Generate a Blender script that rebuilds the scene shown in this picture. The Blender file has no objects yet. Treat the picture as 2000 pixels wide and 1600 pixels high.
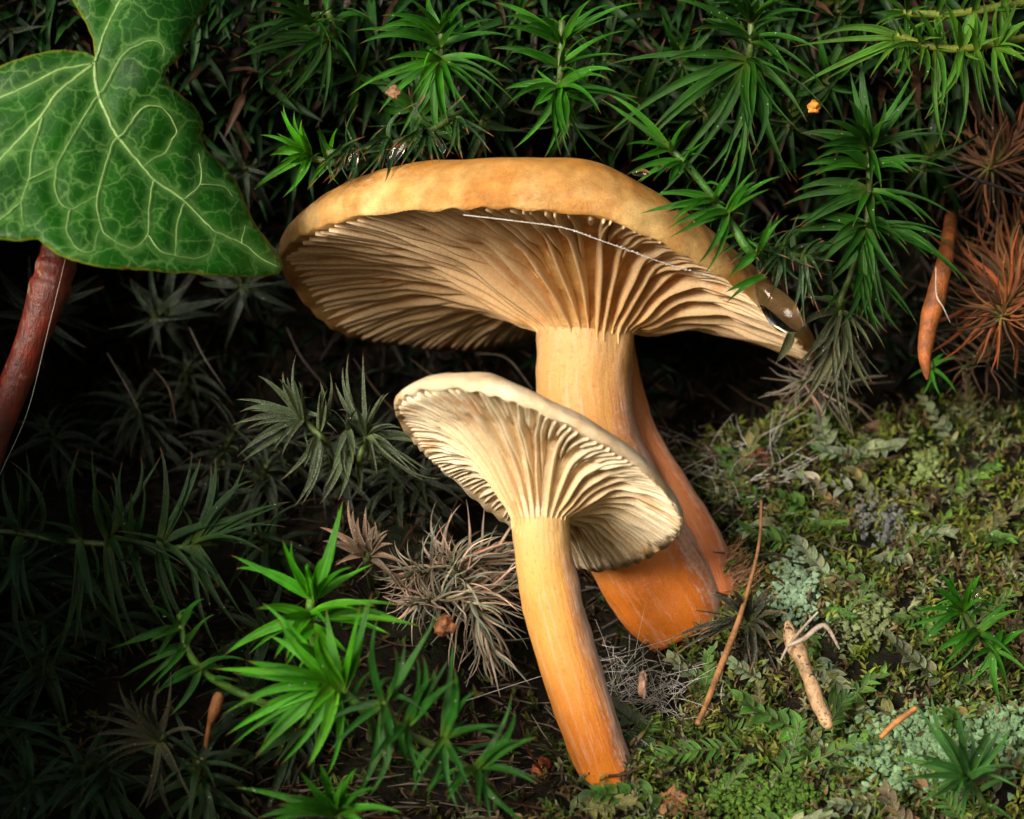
import bpy, math, random
import numpy as np
from mathutils import Vector, Matrix, noise
from mathutils.geometry import delaunay_2d_cdt

random.seed(7)
R = random.Random(11)
S = 0.006            # one design unit (du) = 6 mm; the picture is 20 du wide in the focus plane
D = 45.0             # camera distance to the focus plane (y = 0), du
scene = bpy.context.scene
col = scene.collection

# ------------------------------------------------------------------ camera
cam_d = bpy.data.cameras.new('camera')
cam = bpy.data.objects.new('camera', cam_d)
col.objects.link(cam)
cam.location = (0, -D * S, 0)
cam.rotation_euler = (math.radians(90), 0, 0)
cam_d.sensor_width = 36
cam_d.lens = 36 * D / 20.0
cam_d.clip_start = 0.005
cam_d.clip_end = 100
cam_d.dof.use_dof = True
cam_d.dof.focus_distance = (D - 0.5) * S
cam_d.dof.aperture_fstop = 30
scene.camera = cam

# ------------------------------------------------------------------ sky, sun, exposure
SUN_EL, SUN_AZ = 14.0, -32.0      # azimuth measured from straight behind the camera, negative = left
w = bpy.data.worlds.new('World')
scene.world = w
w.use_nodes = True
nt = w.node_tree
sky = nt.nodes.new('ShaderNodeTexSky')
sky.sky_type = 'NISHITA'
sky.sun_disc = False
sky.sun_elevation = math.radians(SUN_EL)
to_sun = Vector((math.sin(math.radians(SUN_AZ)) * math.cos(math.radians(SUN_EL)),
                 -math.cos(math.radians(SUN_AZ)) * math.cos(math.radians(SUN_EL)),
                 math.sin(math.radians(SUN_EL))))
sky.sun_rotation = math.atan2(to_sun.x, to_sun.y)
sky.dust_density = 4.0
sky.air_density = 1.0
bg = nt.nodes['Background']
bg.inputs['Strength'].default_value = 0.10
nt.links.new(sky.outputs[0], bg.inputs[0])
sun_d = bpy.data.lights.new('sun', 'SUN')
sun_d.energy = 3.3
sun_d.angle = math.radians(24)
sun_d.color = (1.0, 0.95, 0.87)
sun = bpy.data.objects.new('sun', sun_d)
col.objects.link(sun)
sun.rotation_euler = (-to_sun).to_track_quat('-Z', 'Y').to_euler()
sun.location = to_sun * 2
vs = scene.view_settings
vs.view_transform = 'Standard'
vs.look = 'None'
vs.exposure = 0.55
vs.gamma = 1.0
vs.use_curve_mapping = False

# ------------------------------------------------------------------ helpers
def W(px, py, y):
    """a point seen at photograph pixel (px, py) that stands y du behind the focus plane"""
    k = 1 + y / D
    return Vector(((px - 1000) / 100 * k, y, (800 - py) / 100 * k))

def sstep(a, b, x):
    t = min(1, max(0, (x - a) / (b - a)))
    return t * t * (3 - 2 * t)

def tag(o, label=None, cat=None, group=None, kind=None):
    if label: o['label'] = label
    if cat: o['category'] = cat
    if group: o['group'] = group
    if kind: o['kind'] = kind
    return o

def empty(name, loc):
    o = bpy.data.objects.new(name, None)
    o.empty_display_size = 0.002
    o.location = Vector(loc) * S
    col.objects.link(o)
    return o

def mesh(name, verts, faces, mat, smooth=True, attrs=None):
    me = bpy.data.meshes.new(name)
    v = np.asarray(verts, dtype=np.float32) * S
    me.from_pydata([tuple(p) for p in v], [], faces)
    if smooth:
        me.polygons.foreach_set('use_smooth', [True] * len(me.polygons))
    if attrs:
        for k, (typ, data) in attrs.items():
            if typ == 'FLOAT':
                a = me.attributes.new(k, 'FLOAT', 'POINT')
                a.data.foreach_set('value', np.asarray(data, dtype=np.float32))
            else:
                a = me.attributes.new(k, 'FLOAT_VECTOR', 'POINT')
                a.data.foreach_set('vector', np.asarray(data, dtype=np.float32).ravel())
    if mat: me.materials.append(mat)
    me.update()
    return me

def obj(name, me, parent=None, color=None, loc=None):
    o = bpy.data.objects.new(name, me)
    col.objects.link(o)
    if parent is not None: o.parent = parent
    if color is not None: o.color = color
    if loc is not None: o.location = Vector(loc) * S
    return o

def rel(verts, org):
    org = np.asarray(org)
    return np.asarray(verts) - org

def catmull(pts, n):
    """smooth polyline through pts (sequence of vectors of any size), n samples"""
    P = np.asarray(pts, dtype=float)
    m = len(P)
    if m == 2:
        t = np.linspace(0, 1, n)[:, None]
        return P[0] * (1 - t) + P[1] * t
    out = []
    for u in np.linspace(0, m - 1 - 1e-6, n):
        i = int(u); f = u - i
        p1, p2 = P[i], P[i + 1]
        p0 = P[i - 1] if i > 0 else 2 * p1 - p2
        p3 = P[i + 2] if i + 2 < m else 2 * p2 - p1
        out.append(0.5 * ((2 * p1) + (-p0 + p2) * f + (2 * p0 - 5 * p1 + 4 * p2 - p3) * f * f
                          + (-p0 + 3 * p1 - 3 * p2 + p3) * f ** 3))
    return np.array(out)

def tube(pts, rads, seg=8, cap=True, rough=0.0, seed=0):
    """verts, faces, (ring index 0..1, angle) of a tube along pts"""
    P = [Vector(p) for p in pts]
    n = len(P)
    V, F, T, A = [], [], [], []
    up = None
    for i, p in enumerate(P):
        tg = (P[min(i + 1, n - 1)] - P[max(i - 1, 0)])
        tg = tg.normalized() if tg.length > 1e-9 else Vector((0, 0, 1))
        if up is None:
            up = Vector((0, -1, 0)) if abs(tg.y) < 0.9 else Vector((1, 0, 0))
        up = (up - tg * up.dot(tg)).normalized()
        sd = tg.cross(up)
        r = rads[i] if hasattr(rads, '__len__') else rads
        for k in range(seg):
            a = 2 * math.pi * k / seg
            d = up * math.cos(a) + sd * math.sin(a)
            rr = r
            if rough:
                q = p + d * r
                rr = r * (1 + rough * noise.noise(q * 1.7 + Vector((seed, 0, 0))) + 0.5 * rough * noise.noise(q * 4.0))
            V.append(p + d * rr); T.append(i / (n - 1)); A.append(a)
    for i in range(n - 1):
        for k in range(seg):
            a, b = i * seg + k, i * seg + (k + 1) % seg
            F.append((a, b, b + seg, a + seg))
    if cap:
        F.append(tuple(range(seg))[::-1])
        F.append(tuple((n - 1) * seg + k for k in range(seg)))
    return V, F, T, A

# ------------------------------------------------------------------ materials
def newmat(name):
    m = bpy.data.materials.new(name)
    m.use_nodes = True
    return m, m.node_tree, m.node_tree.nodes, m.node_tree.links, m.node_tree.nodes['Principled BSDF']

class G:
    """tiny node-graph helper"""
    def __init__(s, name):
        s.m, s.t, s.n, s.l, s.b = newmat(name)
    def set(s, **k):
        for a, v in k.items():
            s.put(s.b.inputs[a.replace('_', ' ')], v)
    def put(s, sock, v):
        if hasattr(v, 'is_linked') or isinstance(v, bpy.types.NodeSocket): s.l.new(v, sock)
        else:
            if isinstance(v, (tuple, list)) and len(v) == 3 and sock.type == 'RGBA': v = (*v, 1)
            sock.default_value = v
    def coord(s): return s.n.new('ShaderNodeTexCoord').outputs['Object']
    def geo(s): return s.n.new('ShaderNodeNewGeometry').outputs['Position']
    def attr(s, nm, out='Fac'):
        a = s.n.new('ShaderNodeAttribute'); a.attribute_name = nm
        return a.outputs[out]
    def mapping(s, v, sc):
        m = s.n.new('ShaderNodeMapping'); s.l.new(v, m.inputs[0]); m.inputs['Scale'].default_value = sc
        return m.outputs[0]
    def noise(s, v, scale, detail=3, rough=0.55, out='Fac'):
        t = s.n.new('ShaderNodeTexNoise'); s.l.new(v, t.inputs['Vector'])
        t.inputs['Scale'].default_value = scale; t.inputs['Detail'].default_value = detail
        t.inputs['Roughness'].default_value = rough
        return t.outputs[out]
    def ramp(s, v, stops):
        r = s.n.new('ShaderNodeValToRGB'); s.l.new(v, r.inputs[0])
        e = r.color_ramp.elements
        while len(e) < len(stops): e.new(0.5)
        for i, (p, c) in enumerate(stops):
            e[i].position = p
            e[i].color = (c, c, c, 1) if not isinstance(c, (tuple, list)) else (*c, 1)
        return r.outputs[0]
    def mix(s, f, a, b, mode='MIX'):
        m = s.n.new('ShaderNodeMix'); m.data_type = 'RGBA'; m.blend_type = mode
        s.put(m.inputs[0], f); s.put(m.inputs[6], a); s.put(m.inputs[7], b)
        return m.outputs[2]
    def math(s, op, a, b=0.0):
        m = s.n.new('ShaderNodeMath'); m.operation = op
        s.put(m.inputs[0], a); s.put(m.inputs[1], b)
        return m.outputs[0]
    def bump(s, h, strength, dist, normal=None):
        b = s.n.new('ShaderNodeBump'); b.inputs['Strength'].default_value = strength
        b.inputs['Distance'].default_value = dist * S
        s.l.new(h, b.inputs['Height'])
        if normal: s.l.new(normal, b.inputs['Normal'])
        return b.outputs[0]

def mat_leaf(name, rough=0.36, trans=0.22, tipcol=(0.16, 0.045, 0.012), tip0=0.93):
    g = G(name)
    oi = g.n.new('ShaderNodeObjectInfo')
    p = g.geo()
    n1 = g.noise(p, 1.6 / S, 3)
    n2 = g.noise(p, 14 / S, 3, 0.6)
    c = g.mix(1.0, oi.outputs['Color'], g.ramp(n1, [(0.3, 0.6), (0.7, 1.35)]), 'MULTIPLY')
    rnd = g.ramp(oi.outputs['Random'], [(0, (0.72, 0.8, 0.7)), (0.5, (1, 1, 1)), (1, (1.35, 1.15, 1.0))])
    c = g.mix(1.0, c, rnd, 'MULTIPLY')
    sx = g.n.new('ShaderNodeSeparateXYZ'); g.l.new(g.attr('lt', 'Vector'), sx.inputs[0])
    lt = sx.outputs[0]
    across = g.math('ABSOLUTE', sx.outputs[1])
    st = g.n.new('ShaderNodeVectorMath'); st.operation = 'ADD'
    g.l.new(g.mapping(g.attr('lt', 'Vector'), (2.0, 7.0, 1.0)), st.inputs[0])
    rv = g.n.new('ShaderNodeCombineXYZ'); g.l.new(g.math('MULTIPLY', oi.outputs['Random'], 37.0), rv.inputs[2]); g.l.new(rv.outputs[0], st.inputs[1])
    stn = g.noise(st.outputs[0], 1.0, 3, 0.6)
    c = g.mix(1.0, c, g.ramp(stn, [(0.3, 0.62), (0.7, 1.45)]), 'MULTIPLY')
    c = g.mix(1.0, c, g.ramp(across, [(0.0, 1.25), (0.22, 0.85), (0.8, 1.0), (1.0, 1.7)]), 'MULTIPLY')
    c = g.mix(g.ramp(lt, [(0.0, 0.45), (0.2, 0.0)]), c, (0.16, 0.24, 0.03))
    c = g.mix(g.ramp(lt, [(tip0 - 0.06, 0.0), (tip0 + 0.06, 1.0)]), c, tipcol)
    # grey dust and mould: alpha of the object colour says how much
    dust = g.math('MULTIPLY', g.math('MULTIPLY', g.ramp(g.noise(p, 32 / S, 3, 0.7), [(0.40, 0.0), (0.66, 1.0)]), oi.outputs['Alpha']), g.ramp(across, [(0.2, 0.45), (0.95, 1.0)]))
    c = g.mix(dust, c, (0.42, 0.42, 0.37))
    vo = g.n.new('ShaderNodeTexVoronoi'); vo.inputs['Scale'].default_value = 6.5 / S
    g.l.new(p, vo.inputs['Vector'])
    sel = g.n.new('ShaderNodeSeparateColor'); g.l.new(vo.outputs['Color'], sel.inputs[0])
    dot = g.math('MULTIPLY', g.math('LESS_THAN', vo.outputs['Distance'], 0.10), g.math('GREATER_THAN', sel.outputs[0], 0.72))
    c = g.mix(g.math('MULTIPLY', dot, 0.75), c, (0.55, 0.55, 0.48))
    g.set(Base_Color=c, Roughness=g.ramp(n1, [(0.3, rough - 0.1), (0.7, rough + 0.15)]), Specular_IOR_Level=0.28,
          Normal=g.bump(g.math('ADD', stn, g.math('MULTIPLY', n2, 0.5)), 0.5, 0.04))
    tr = g.n.new('ShaderNodeBsdfTranslucent'); g.put(tr.inputs[0], c)
    mx = g.n.new('ShaderNodeMixShader'); mx.inputs[0].default_value = trans
    g.l.new(g.b.outputs[0], mx.inputs[1]); g.l.new(tr.outputs[0], mx.inputs[2])
    g.l.new(mx.outputs[0], g.n['Material Output'].inputs[0])
    return g.m

M = {}
M['leaf'] = mat_leaf('moss leaf')
M['dead'] = mat_leaf('dead moss leaf', rough=0.65, trans=0.08, tipcol=(0.16, 0.10, 0.06), tip0=0.95)
M['wet'] = mat_leaf('wet dark moss leaf', rough=0.22, trans=0.05, tipcol=(0.2, 0.09, 0.03), tip0=0.8)

def mat_bark(name, rough=0.6, stripes=False):
    g = G(name)
    oi = g.n.new('ShaderNodeObjectInfo')
    p = g.coord()
    n1 = g.noise(p, 3.0 / S, 4)
    n2 = g.noise(p, 16 / S, 3)
    c = g.mix(1.0, oi.outputs['Color'], g.ramp(n1, [(0.3, 0.45), (0.65, 1.4)]), 'MULTIPLY')
    n5 = g.noise(p, 7 / S, 3)
    dark = g.math('MAXIMUM', g.ramp(n2, [(0.34, 1.0), (0.42, 0.0)]), g.ramp(n5, [(0.36, 1.0), (0.42, 0.0)]))
    dark = g.math('MULTIPLY', dark, g.ramp(g.noise(p, 1.7 / S, 3), [(0.32, 0.0), (0.48, 1.0)]))
    c = g.mix(g.math('MULTIPLY', dark, oi.outputs['Alpha']), c, (0.02, 0.018, 0.02))
    g.set(Base_Color=c, Roughness=rough, Normal=g.bump(n2, 0.6, 0.05))
    return g.m
M['bark'] = mat_bark('stick bark')
M['stem'] = mat_bark('moss stem', 0.45)

def mat_bank():
    g = G('dark wet soil')
    p = g.geo()
    n1 = g.noise(p, 0.5 / S, 5, 0.65)
    n2 = g.noise(p, 3.0 / S, 6, 0.65)
    n3 = g.noise(p, 0.25 / S, 3, 0.5)
    c = g.ramp(n2, [(0.3, (0.003, 0.0025, 0.002)), (0.5, (0.009, 0.006, 0.004)), (0.7, (0.028, 0.017, 0.010))])
    c = g.mix(g.ramp(n1, [(0.5, 0.0), (0.65, 0.6)]), c, (0.010, 0.02, 0.005))
    g.set(Specular_IOR_Level=0.15)
    g.set(Base_Color=c, Roughness=g.ramp(n3, [(0.35, 0.55), (0.6, 0.95)]), Normal=g.bump(n2, 0.9, 0.25))
    return g.m
M['bank'] = mat_bank()

def mat_carpet(name='moss carpet', rough=0.5, trans=0.2):
    g = G(name)
    p = g.geo()
    c = g.attr('col', 'Color')
    n1 = g.noise(p, 6 / S, 3)
    c = g.mix(1.0, c, g.ramp(n1, [(0.3, 0.6), (0.7, 1.4)]), 'MULTIPLY')
    g.set(Base_Color=c, Roughness=rough, Specular_IOR_Level=0.2)
    tr = g.n.new('ShaderNodeBsdfTranslucent'); g.put(tr.inputs[0], c)
    mx = g.n.new('ShaderNodeMixShader'); mx.inputs[0].default_value = trans
    g.l.new(g.b.outputs[0], mx.inputs[1]); g.l.new(tr.outputs[0], mx.inputs[2])
    g.l.new(mx.outputs[0], g.n['Material Output'].inputs[0])
    return g.m
M['carpet'] = mat_carpet()

def mat_captop(name, base, pale, ochre):
    g = G(name)
    p = g.coord()
    n1 = g.noise(p, 0.9 / S, 4)
    n2 = g.noise(g.mapping(p, (1, 1, 2.5)), 4.0 / S, 5, 0.6)
    n3 = g.noise(p, 22 / S, 4, 0.65)
    h = g.attr('hh')            # 0 at the margin, 1 at the crown
    c = g.mix(g.ramp(h, [(0.04, 1.0), (0.34, 0.0)]), base, pale)
    c = g.mix(g.ramp(n1, [(0.35, 0.0), (0.62, 0.9)]), c, ochre)
    n7 = g.noise(p, 2.4 / S, 4, 0.6)
    c = g.mix(1.0, c, g.ramp(n7, [(0.3, 0.72), (0.7, 1.22)]), 'MULTIPLY')
    n5 = g.noise(p, 0.7 / S, 2)
    fl = g.math('MULTIPLY', g.ramp(n2, [(0.52, 0.0), (0.68, 0.55)]), g.ramp(n5, [(0.48, 0.0), (0.62, 1.0)]))
    c = g.mix(fl, c, (0.80, 0.60, 0.42))
    n6 = g.noise(p, 60 / S, 3, 0.7)
    c = g.mix(1.0, c, g.ramp(n6, [(0.3, 0.78), (0.7, 1.18)]), 'MULTIPLY')
    c = g.mix(g.ramp(n3, [(0.28, 0.5), (0.42, 0.0)]), c, (0.30, 0.13, 0.04))
    g.set(Base_Color=c, Roughness=0.55, Subsurface_Weight=0.18, Specular_IOR_Level=0.35)
    g.b.inputs['Subsurface Radius'].default_value = (1.0, 0.5, 0.2)
    g.b.inputs['Subsurface Scale'].default_value = 0.12 * S
    hb = g.math('ADD', g.math('MULTIPLY', n2, 0.7), g.math('MULTIPLY', n3, 0.5))
    g.set(Normal=g.bump(g.math('ADD', hb, g.math('MULTIPLY', n6, 0.35)), 0.7, 0.07))
    return g.m

def mat_gill(name, pale, warm):
    g = G(name)
    p = g.coord()
    n1 = g.noise(p, 1.1 / S, 4)
    n3 = g.noise(p, 20 / S, 3)
    h = g.attr('gt')            # 0 at the stem, 1 at the margin
    c = g.mix(g.ramp(h, [(0.1, 0.85), (0.8, 0.0)]), pale, warm)
    c = g.mix(g.ramp(n1, [(0.57, 0.0), (0.68, 0.55)]), c, (0.62, 0.27, 0.06))
    c = g.mix(1.0, c, g.ramp(n3, [(0.3, 0.85), (0.7, 1.08)]), 'MULTIPLY')
    g.set(Base_Color=c, Roughness=0.65, Specular_IOR_Level=0.25, Normal=g.bump(n3, 0.3, 0.03))
    g.b.inputs['Subsurface Radius'].default_value = (1.0, 0.5, 0.2)
    g.b.inputs['Subsurface Scale'].default_value = 0.1 * S
    return g.m

def mat_mstem(name, top, mid, bot, bloom_side=1.0, bloom=(0.72, 0.50, 0.38), red=(0.42, 0.09, 0.015)):
    g = G(name)
    h = g.attr('sh')            # 0 top .. 1 foot
    sd = g.attr('ss')           # -1..1 across the stem
    v = g.attr('sv', 'Vector')
    fib = g.noise(g.mapping(v, (7, 7, 0.9)), 1.0, 5, 0.65)
    sp = g.noise(v, 9.0, 4, 0.6)
    big = g.noise(v, 1.2, 3)
    hh = g.math('ADD', h, g.math('MULTIPLY', g.math('SUBTRACT', big, 0.5), 0.25))
    c = g.ramp(hh, [(0.0, top), (0.38, mid), (0.78, bot)])
    c = g.mix(g.ramp(fib, [(0.52, 0.0), (0.68, 0.35)]), c, bloom)
    c = g.mix(g.ramp(sp, [(0.3, 0.3), (0.45, 0.0)]), c, red)
    # dark red streak and whitish bloom on one flank
    s2 = g.math('ADD', sd, g.math('MULTIPLY', g.math('SUBTRACT', g.math('ADD', g.math('MULTIPLY', fib, 0.6), g.math('MULTIPLY', sp, 0.4)), 0.5), 2.2))
    low = g.ramp(h, [(0.22, 0.0), (0.4, 1.0)])
    c = g.mix(g.math('MULTIPLY', g.ramp(s2, [(0.35, 0.0), (0.62, 0.5)]), low), c, red)
    c = g.mix(g.math('MULTIPLY', g.ramp(s2, [(0.50, 0.0), (0.95, 0.85)]), g.math('MULTIPLY', low, bloom_side)), c, bloom)
    gr = g.noise(v, 45.0, 3, 0.7)
    c = g.mix(1.0, c, g.ramp(gr, [(0.3, 0.80), (0.7, 1.16)]), 'MULTIPLY')
    g.set(Base_Color=c, Roughness=0.55, Subsurface_Weight=0.2, Specular_IOR_Level=0.3)
    g.b.inputs['Subsurface Radius'].default_value = (1.0, 0.4, 0.15)
    g.b.inputs['Subsurface Scale'].default_value = 0.15 * S
    g.set(Normal=g.bump(g.math('ADD', fib, g.math('MULTIPLY', sp, 0.5)), 0.45, 0.07))
    return g.m

def mat_water():
    g = G('water')
    g.set(Base_Color=(1, 1, 1), Roughness=0.0, IOR=1.33, Transmission_Weight=1.0)
    return g.m
M['water'] = mat_water()

def mat_plain(name, c, rough=0.6, bumpy=0.0, var=0.5, sc=6):
    g = G(name)
    p = g.coord()
    n = g.noise(p, sc / S, 4, 0.6)
    g.set(Base_Color=g.mix(1.0, c, g.ramp(n, [(0.3, 1 - var), (0.7, 1 + var)]), 'MULTIPLY'), Roughness=rough)
    if bumpy: g.set(Normal=g.bump(n, 0.7, bumpy))
    return g.m

# ------------------------------------------------------------------ the bank: ground, hollow, overhang and added shade mound at left
YK = np.array([-400, -60, -20, -8, -4, -1.5, 0.5, 2.5, 5, 7.5])
ZK = np.array([-17, -15, -13, -10.6, -8.7, -7.1, -6.1, -4.9, -2.4, -0.6])
def zg(x, y, rough=True):
    z = float(np.interp(y, YK, ZK))
    z += sstep(2.8, 6.5, x) * (1.7 * math.exp(-((y - 2.0) / 3.2) ** 2) + 1.0 * math.exp(-((y - 6.0) / 2.0) ** 2))
    z += sstep(0.4, 1.6, -x) * (1 - 0.75 * sstep(3.4, 5.5, -x)) * 1.5 * math.exp(-((y - 2.5) / 2.6) ** 2)
    x0 = 10 * (1 + max(y, -30) / D) + 1.2
    m = sstep(x0, x0 + 3.0, -x) * sstep(-16, -12.5, y)  # low mound left of the frame, added to shade the left ground
    z = z * (1 - m) + 2.6 * m if m > 0 else z
    m2 = sstep(x0, x0 + 2.2, -x) * sstep(-4.5, -1.5, y)  # taller unseen side wall, added to keep sun off the left hollow
    if m2 > 0: z = z * (1 - m2) + 9.0 * m2
    z += 0.75 * math.exp(-((x - 2.0) ** 2 + (y + 1.9) ** 2) / 1.6) + 0.75 * math.exp(-((x - 4.0) ** 2 + (y - 1.0) ** 2) / 2.0)
    if rough:
        z += 0.35 * noise.noise(Vector((x * 0.55, y * 0.55, 1.3))) + 0.18 * noise.noise(Vector((x * 1.5, y * 1.5, 4.3)))
    return z

def gpt(x, y): return Vector((x, y, zg(x, y)))
def gnorm(x, y):
    e = 0.15
    return Vector((zg(x - e, y) - zg(x + e, y), zg(x, y - e) - zg(x, y + e), 2 * e)).normalized()

def ground_at(px, py, y0=-6.0, y1=8.0):
    """where the line of sight through a pixel meets the ground"""
    prev = None
    for i in range(281):
        y = y0 + (y1 - y0) * i / 280
        p = W(px, py, y)
        if p.z < zg(p.x, y): return gpt(p.x, y)
    return W(px, py, y1)

def build_bank():
    xs = np.concatenate([[-400, -120, -60, -35, -25, -20], np.linspace(-17, 15, 150), [18, 24, 35, 60, 120, 400]])
    ys = np.concatenate([[-400, -150, -80, -50, -35, -25, -18, -14, -11, -9], np.linspace(-8, 7.5, 100)])
    wall = catmull([(7.5, -0.6), (8.8, 1.0), (9.3, 2.8), (8.9, 4.6), (7.4, 5.6), (5.4, 6.0), (3.9, 6.9), (3.4, 8.6),
                    (3.6, 12), (5.5, 20), (30, 34), (120, 60), (400, 90)], 120)
    V, F = [], []
    for x in xs:
        for y in ys:
            V.append((x, y, zg(x, y)))
        z0 = zg(x, 7.5)
        for i, (y, z) in enumerate(wall[1:]):
            f = max(0.0, 1 - i / 12.0)
            zz = z + (z0 + 0.6) * f
            if zz < z0: zz = z0 + 0.03 * i
            fwd = 4 * sstep(12, 18, x) * sstep(0, 30, i)
            q = Vector((x * 0.6, y * 0.6, z * 0.6))
            n = noise.noise(q) * 0.5 + noise.noise(q * 2.7) * 0.25
            V.append((x, y - fwd + n, zz + 0.5 * n))
    m = len(ys) + len(wall) - 1
    for i in range(len(xs) - 1):
        for j in range(m - 1):
            a = i * m + j
            F.append((a, a + m, a + m + 1, a + 1))
    o = obj('bank', mesh('bank', V, F, M['bank']))
    tag(o, kind='structure')
build_bank()

def wall_y(z):
    return float(np.interp(z, [-0.6, 1, 2.8, 4.6, 5.6, 6.0, 6.9, 8.6, 12], [7.5, 8.8, 9.3, 8.9, 7.4, 5.4, 3.9, 3.4, 3.6]))

# ------------------------------------------------------------------ mushrooms
def rim_fn(pts, c):
    P = [W(*p) for p in pts]
    th = np.array([math.atan2(p.y - c[1], p.x - c[0]) for p in P])
    r = np.array([math.hypot(p.x - c[0], p.y - c[1]) for p in P])
    z = np.array([p.z for p in P])
    o = np.argsort(th); th, r, z = th[o], r[o], z[o]
    th3 = np.concatenate([th - 2 * math.pi, th, th + 2 * math.pi])
    g = np.linspace(-math.pi, math.pi, 361)[:-1]
    rr = np.interp(g, th3, np.tile(r, 3)); zz = np.interp(g, th3, np.tile(z, 3))
    k = np.exp(-0.5 * (np.arange(-15, 16) / 4.0) ** 2); k /= k.sum()
    def sm(a): return np.convolve(np.concatenate([a[-15:], a, a[:15]]), k, 'valid')
    rr, zz = sm(rr), sm(zz)
    def f(t):
        u = ((t + math.pi) % (2 * math.pi)) / (2 * math.pi) * 360
        i = int(u) % 360; fr = u - int(u); j = (i + 1) % 360
        a = rr[i] * (1 - fr) + rr[j] * fr; b = zz[i] * (1 - fr) + zz[j] * fr
        return Vector((c[0] + a * math.cos(t), c[1] + a * math.sin(t), b))
    return f, float(zz.mean())

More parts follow.
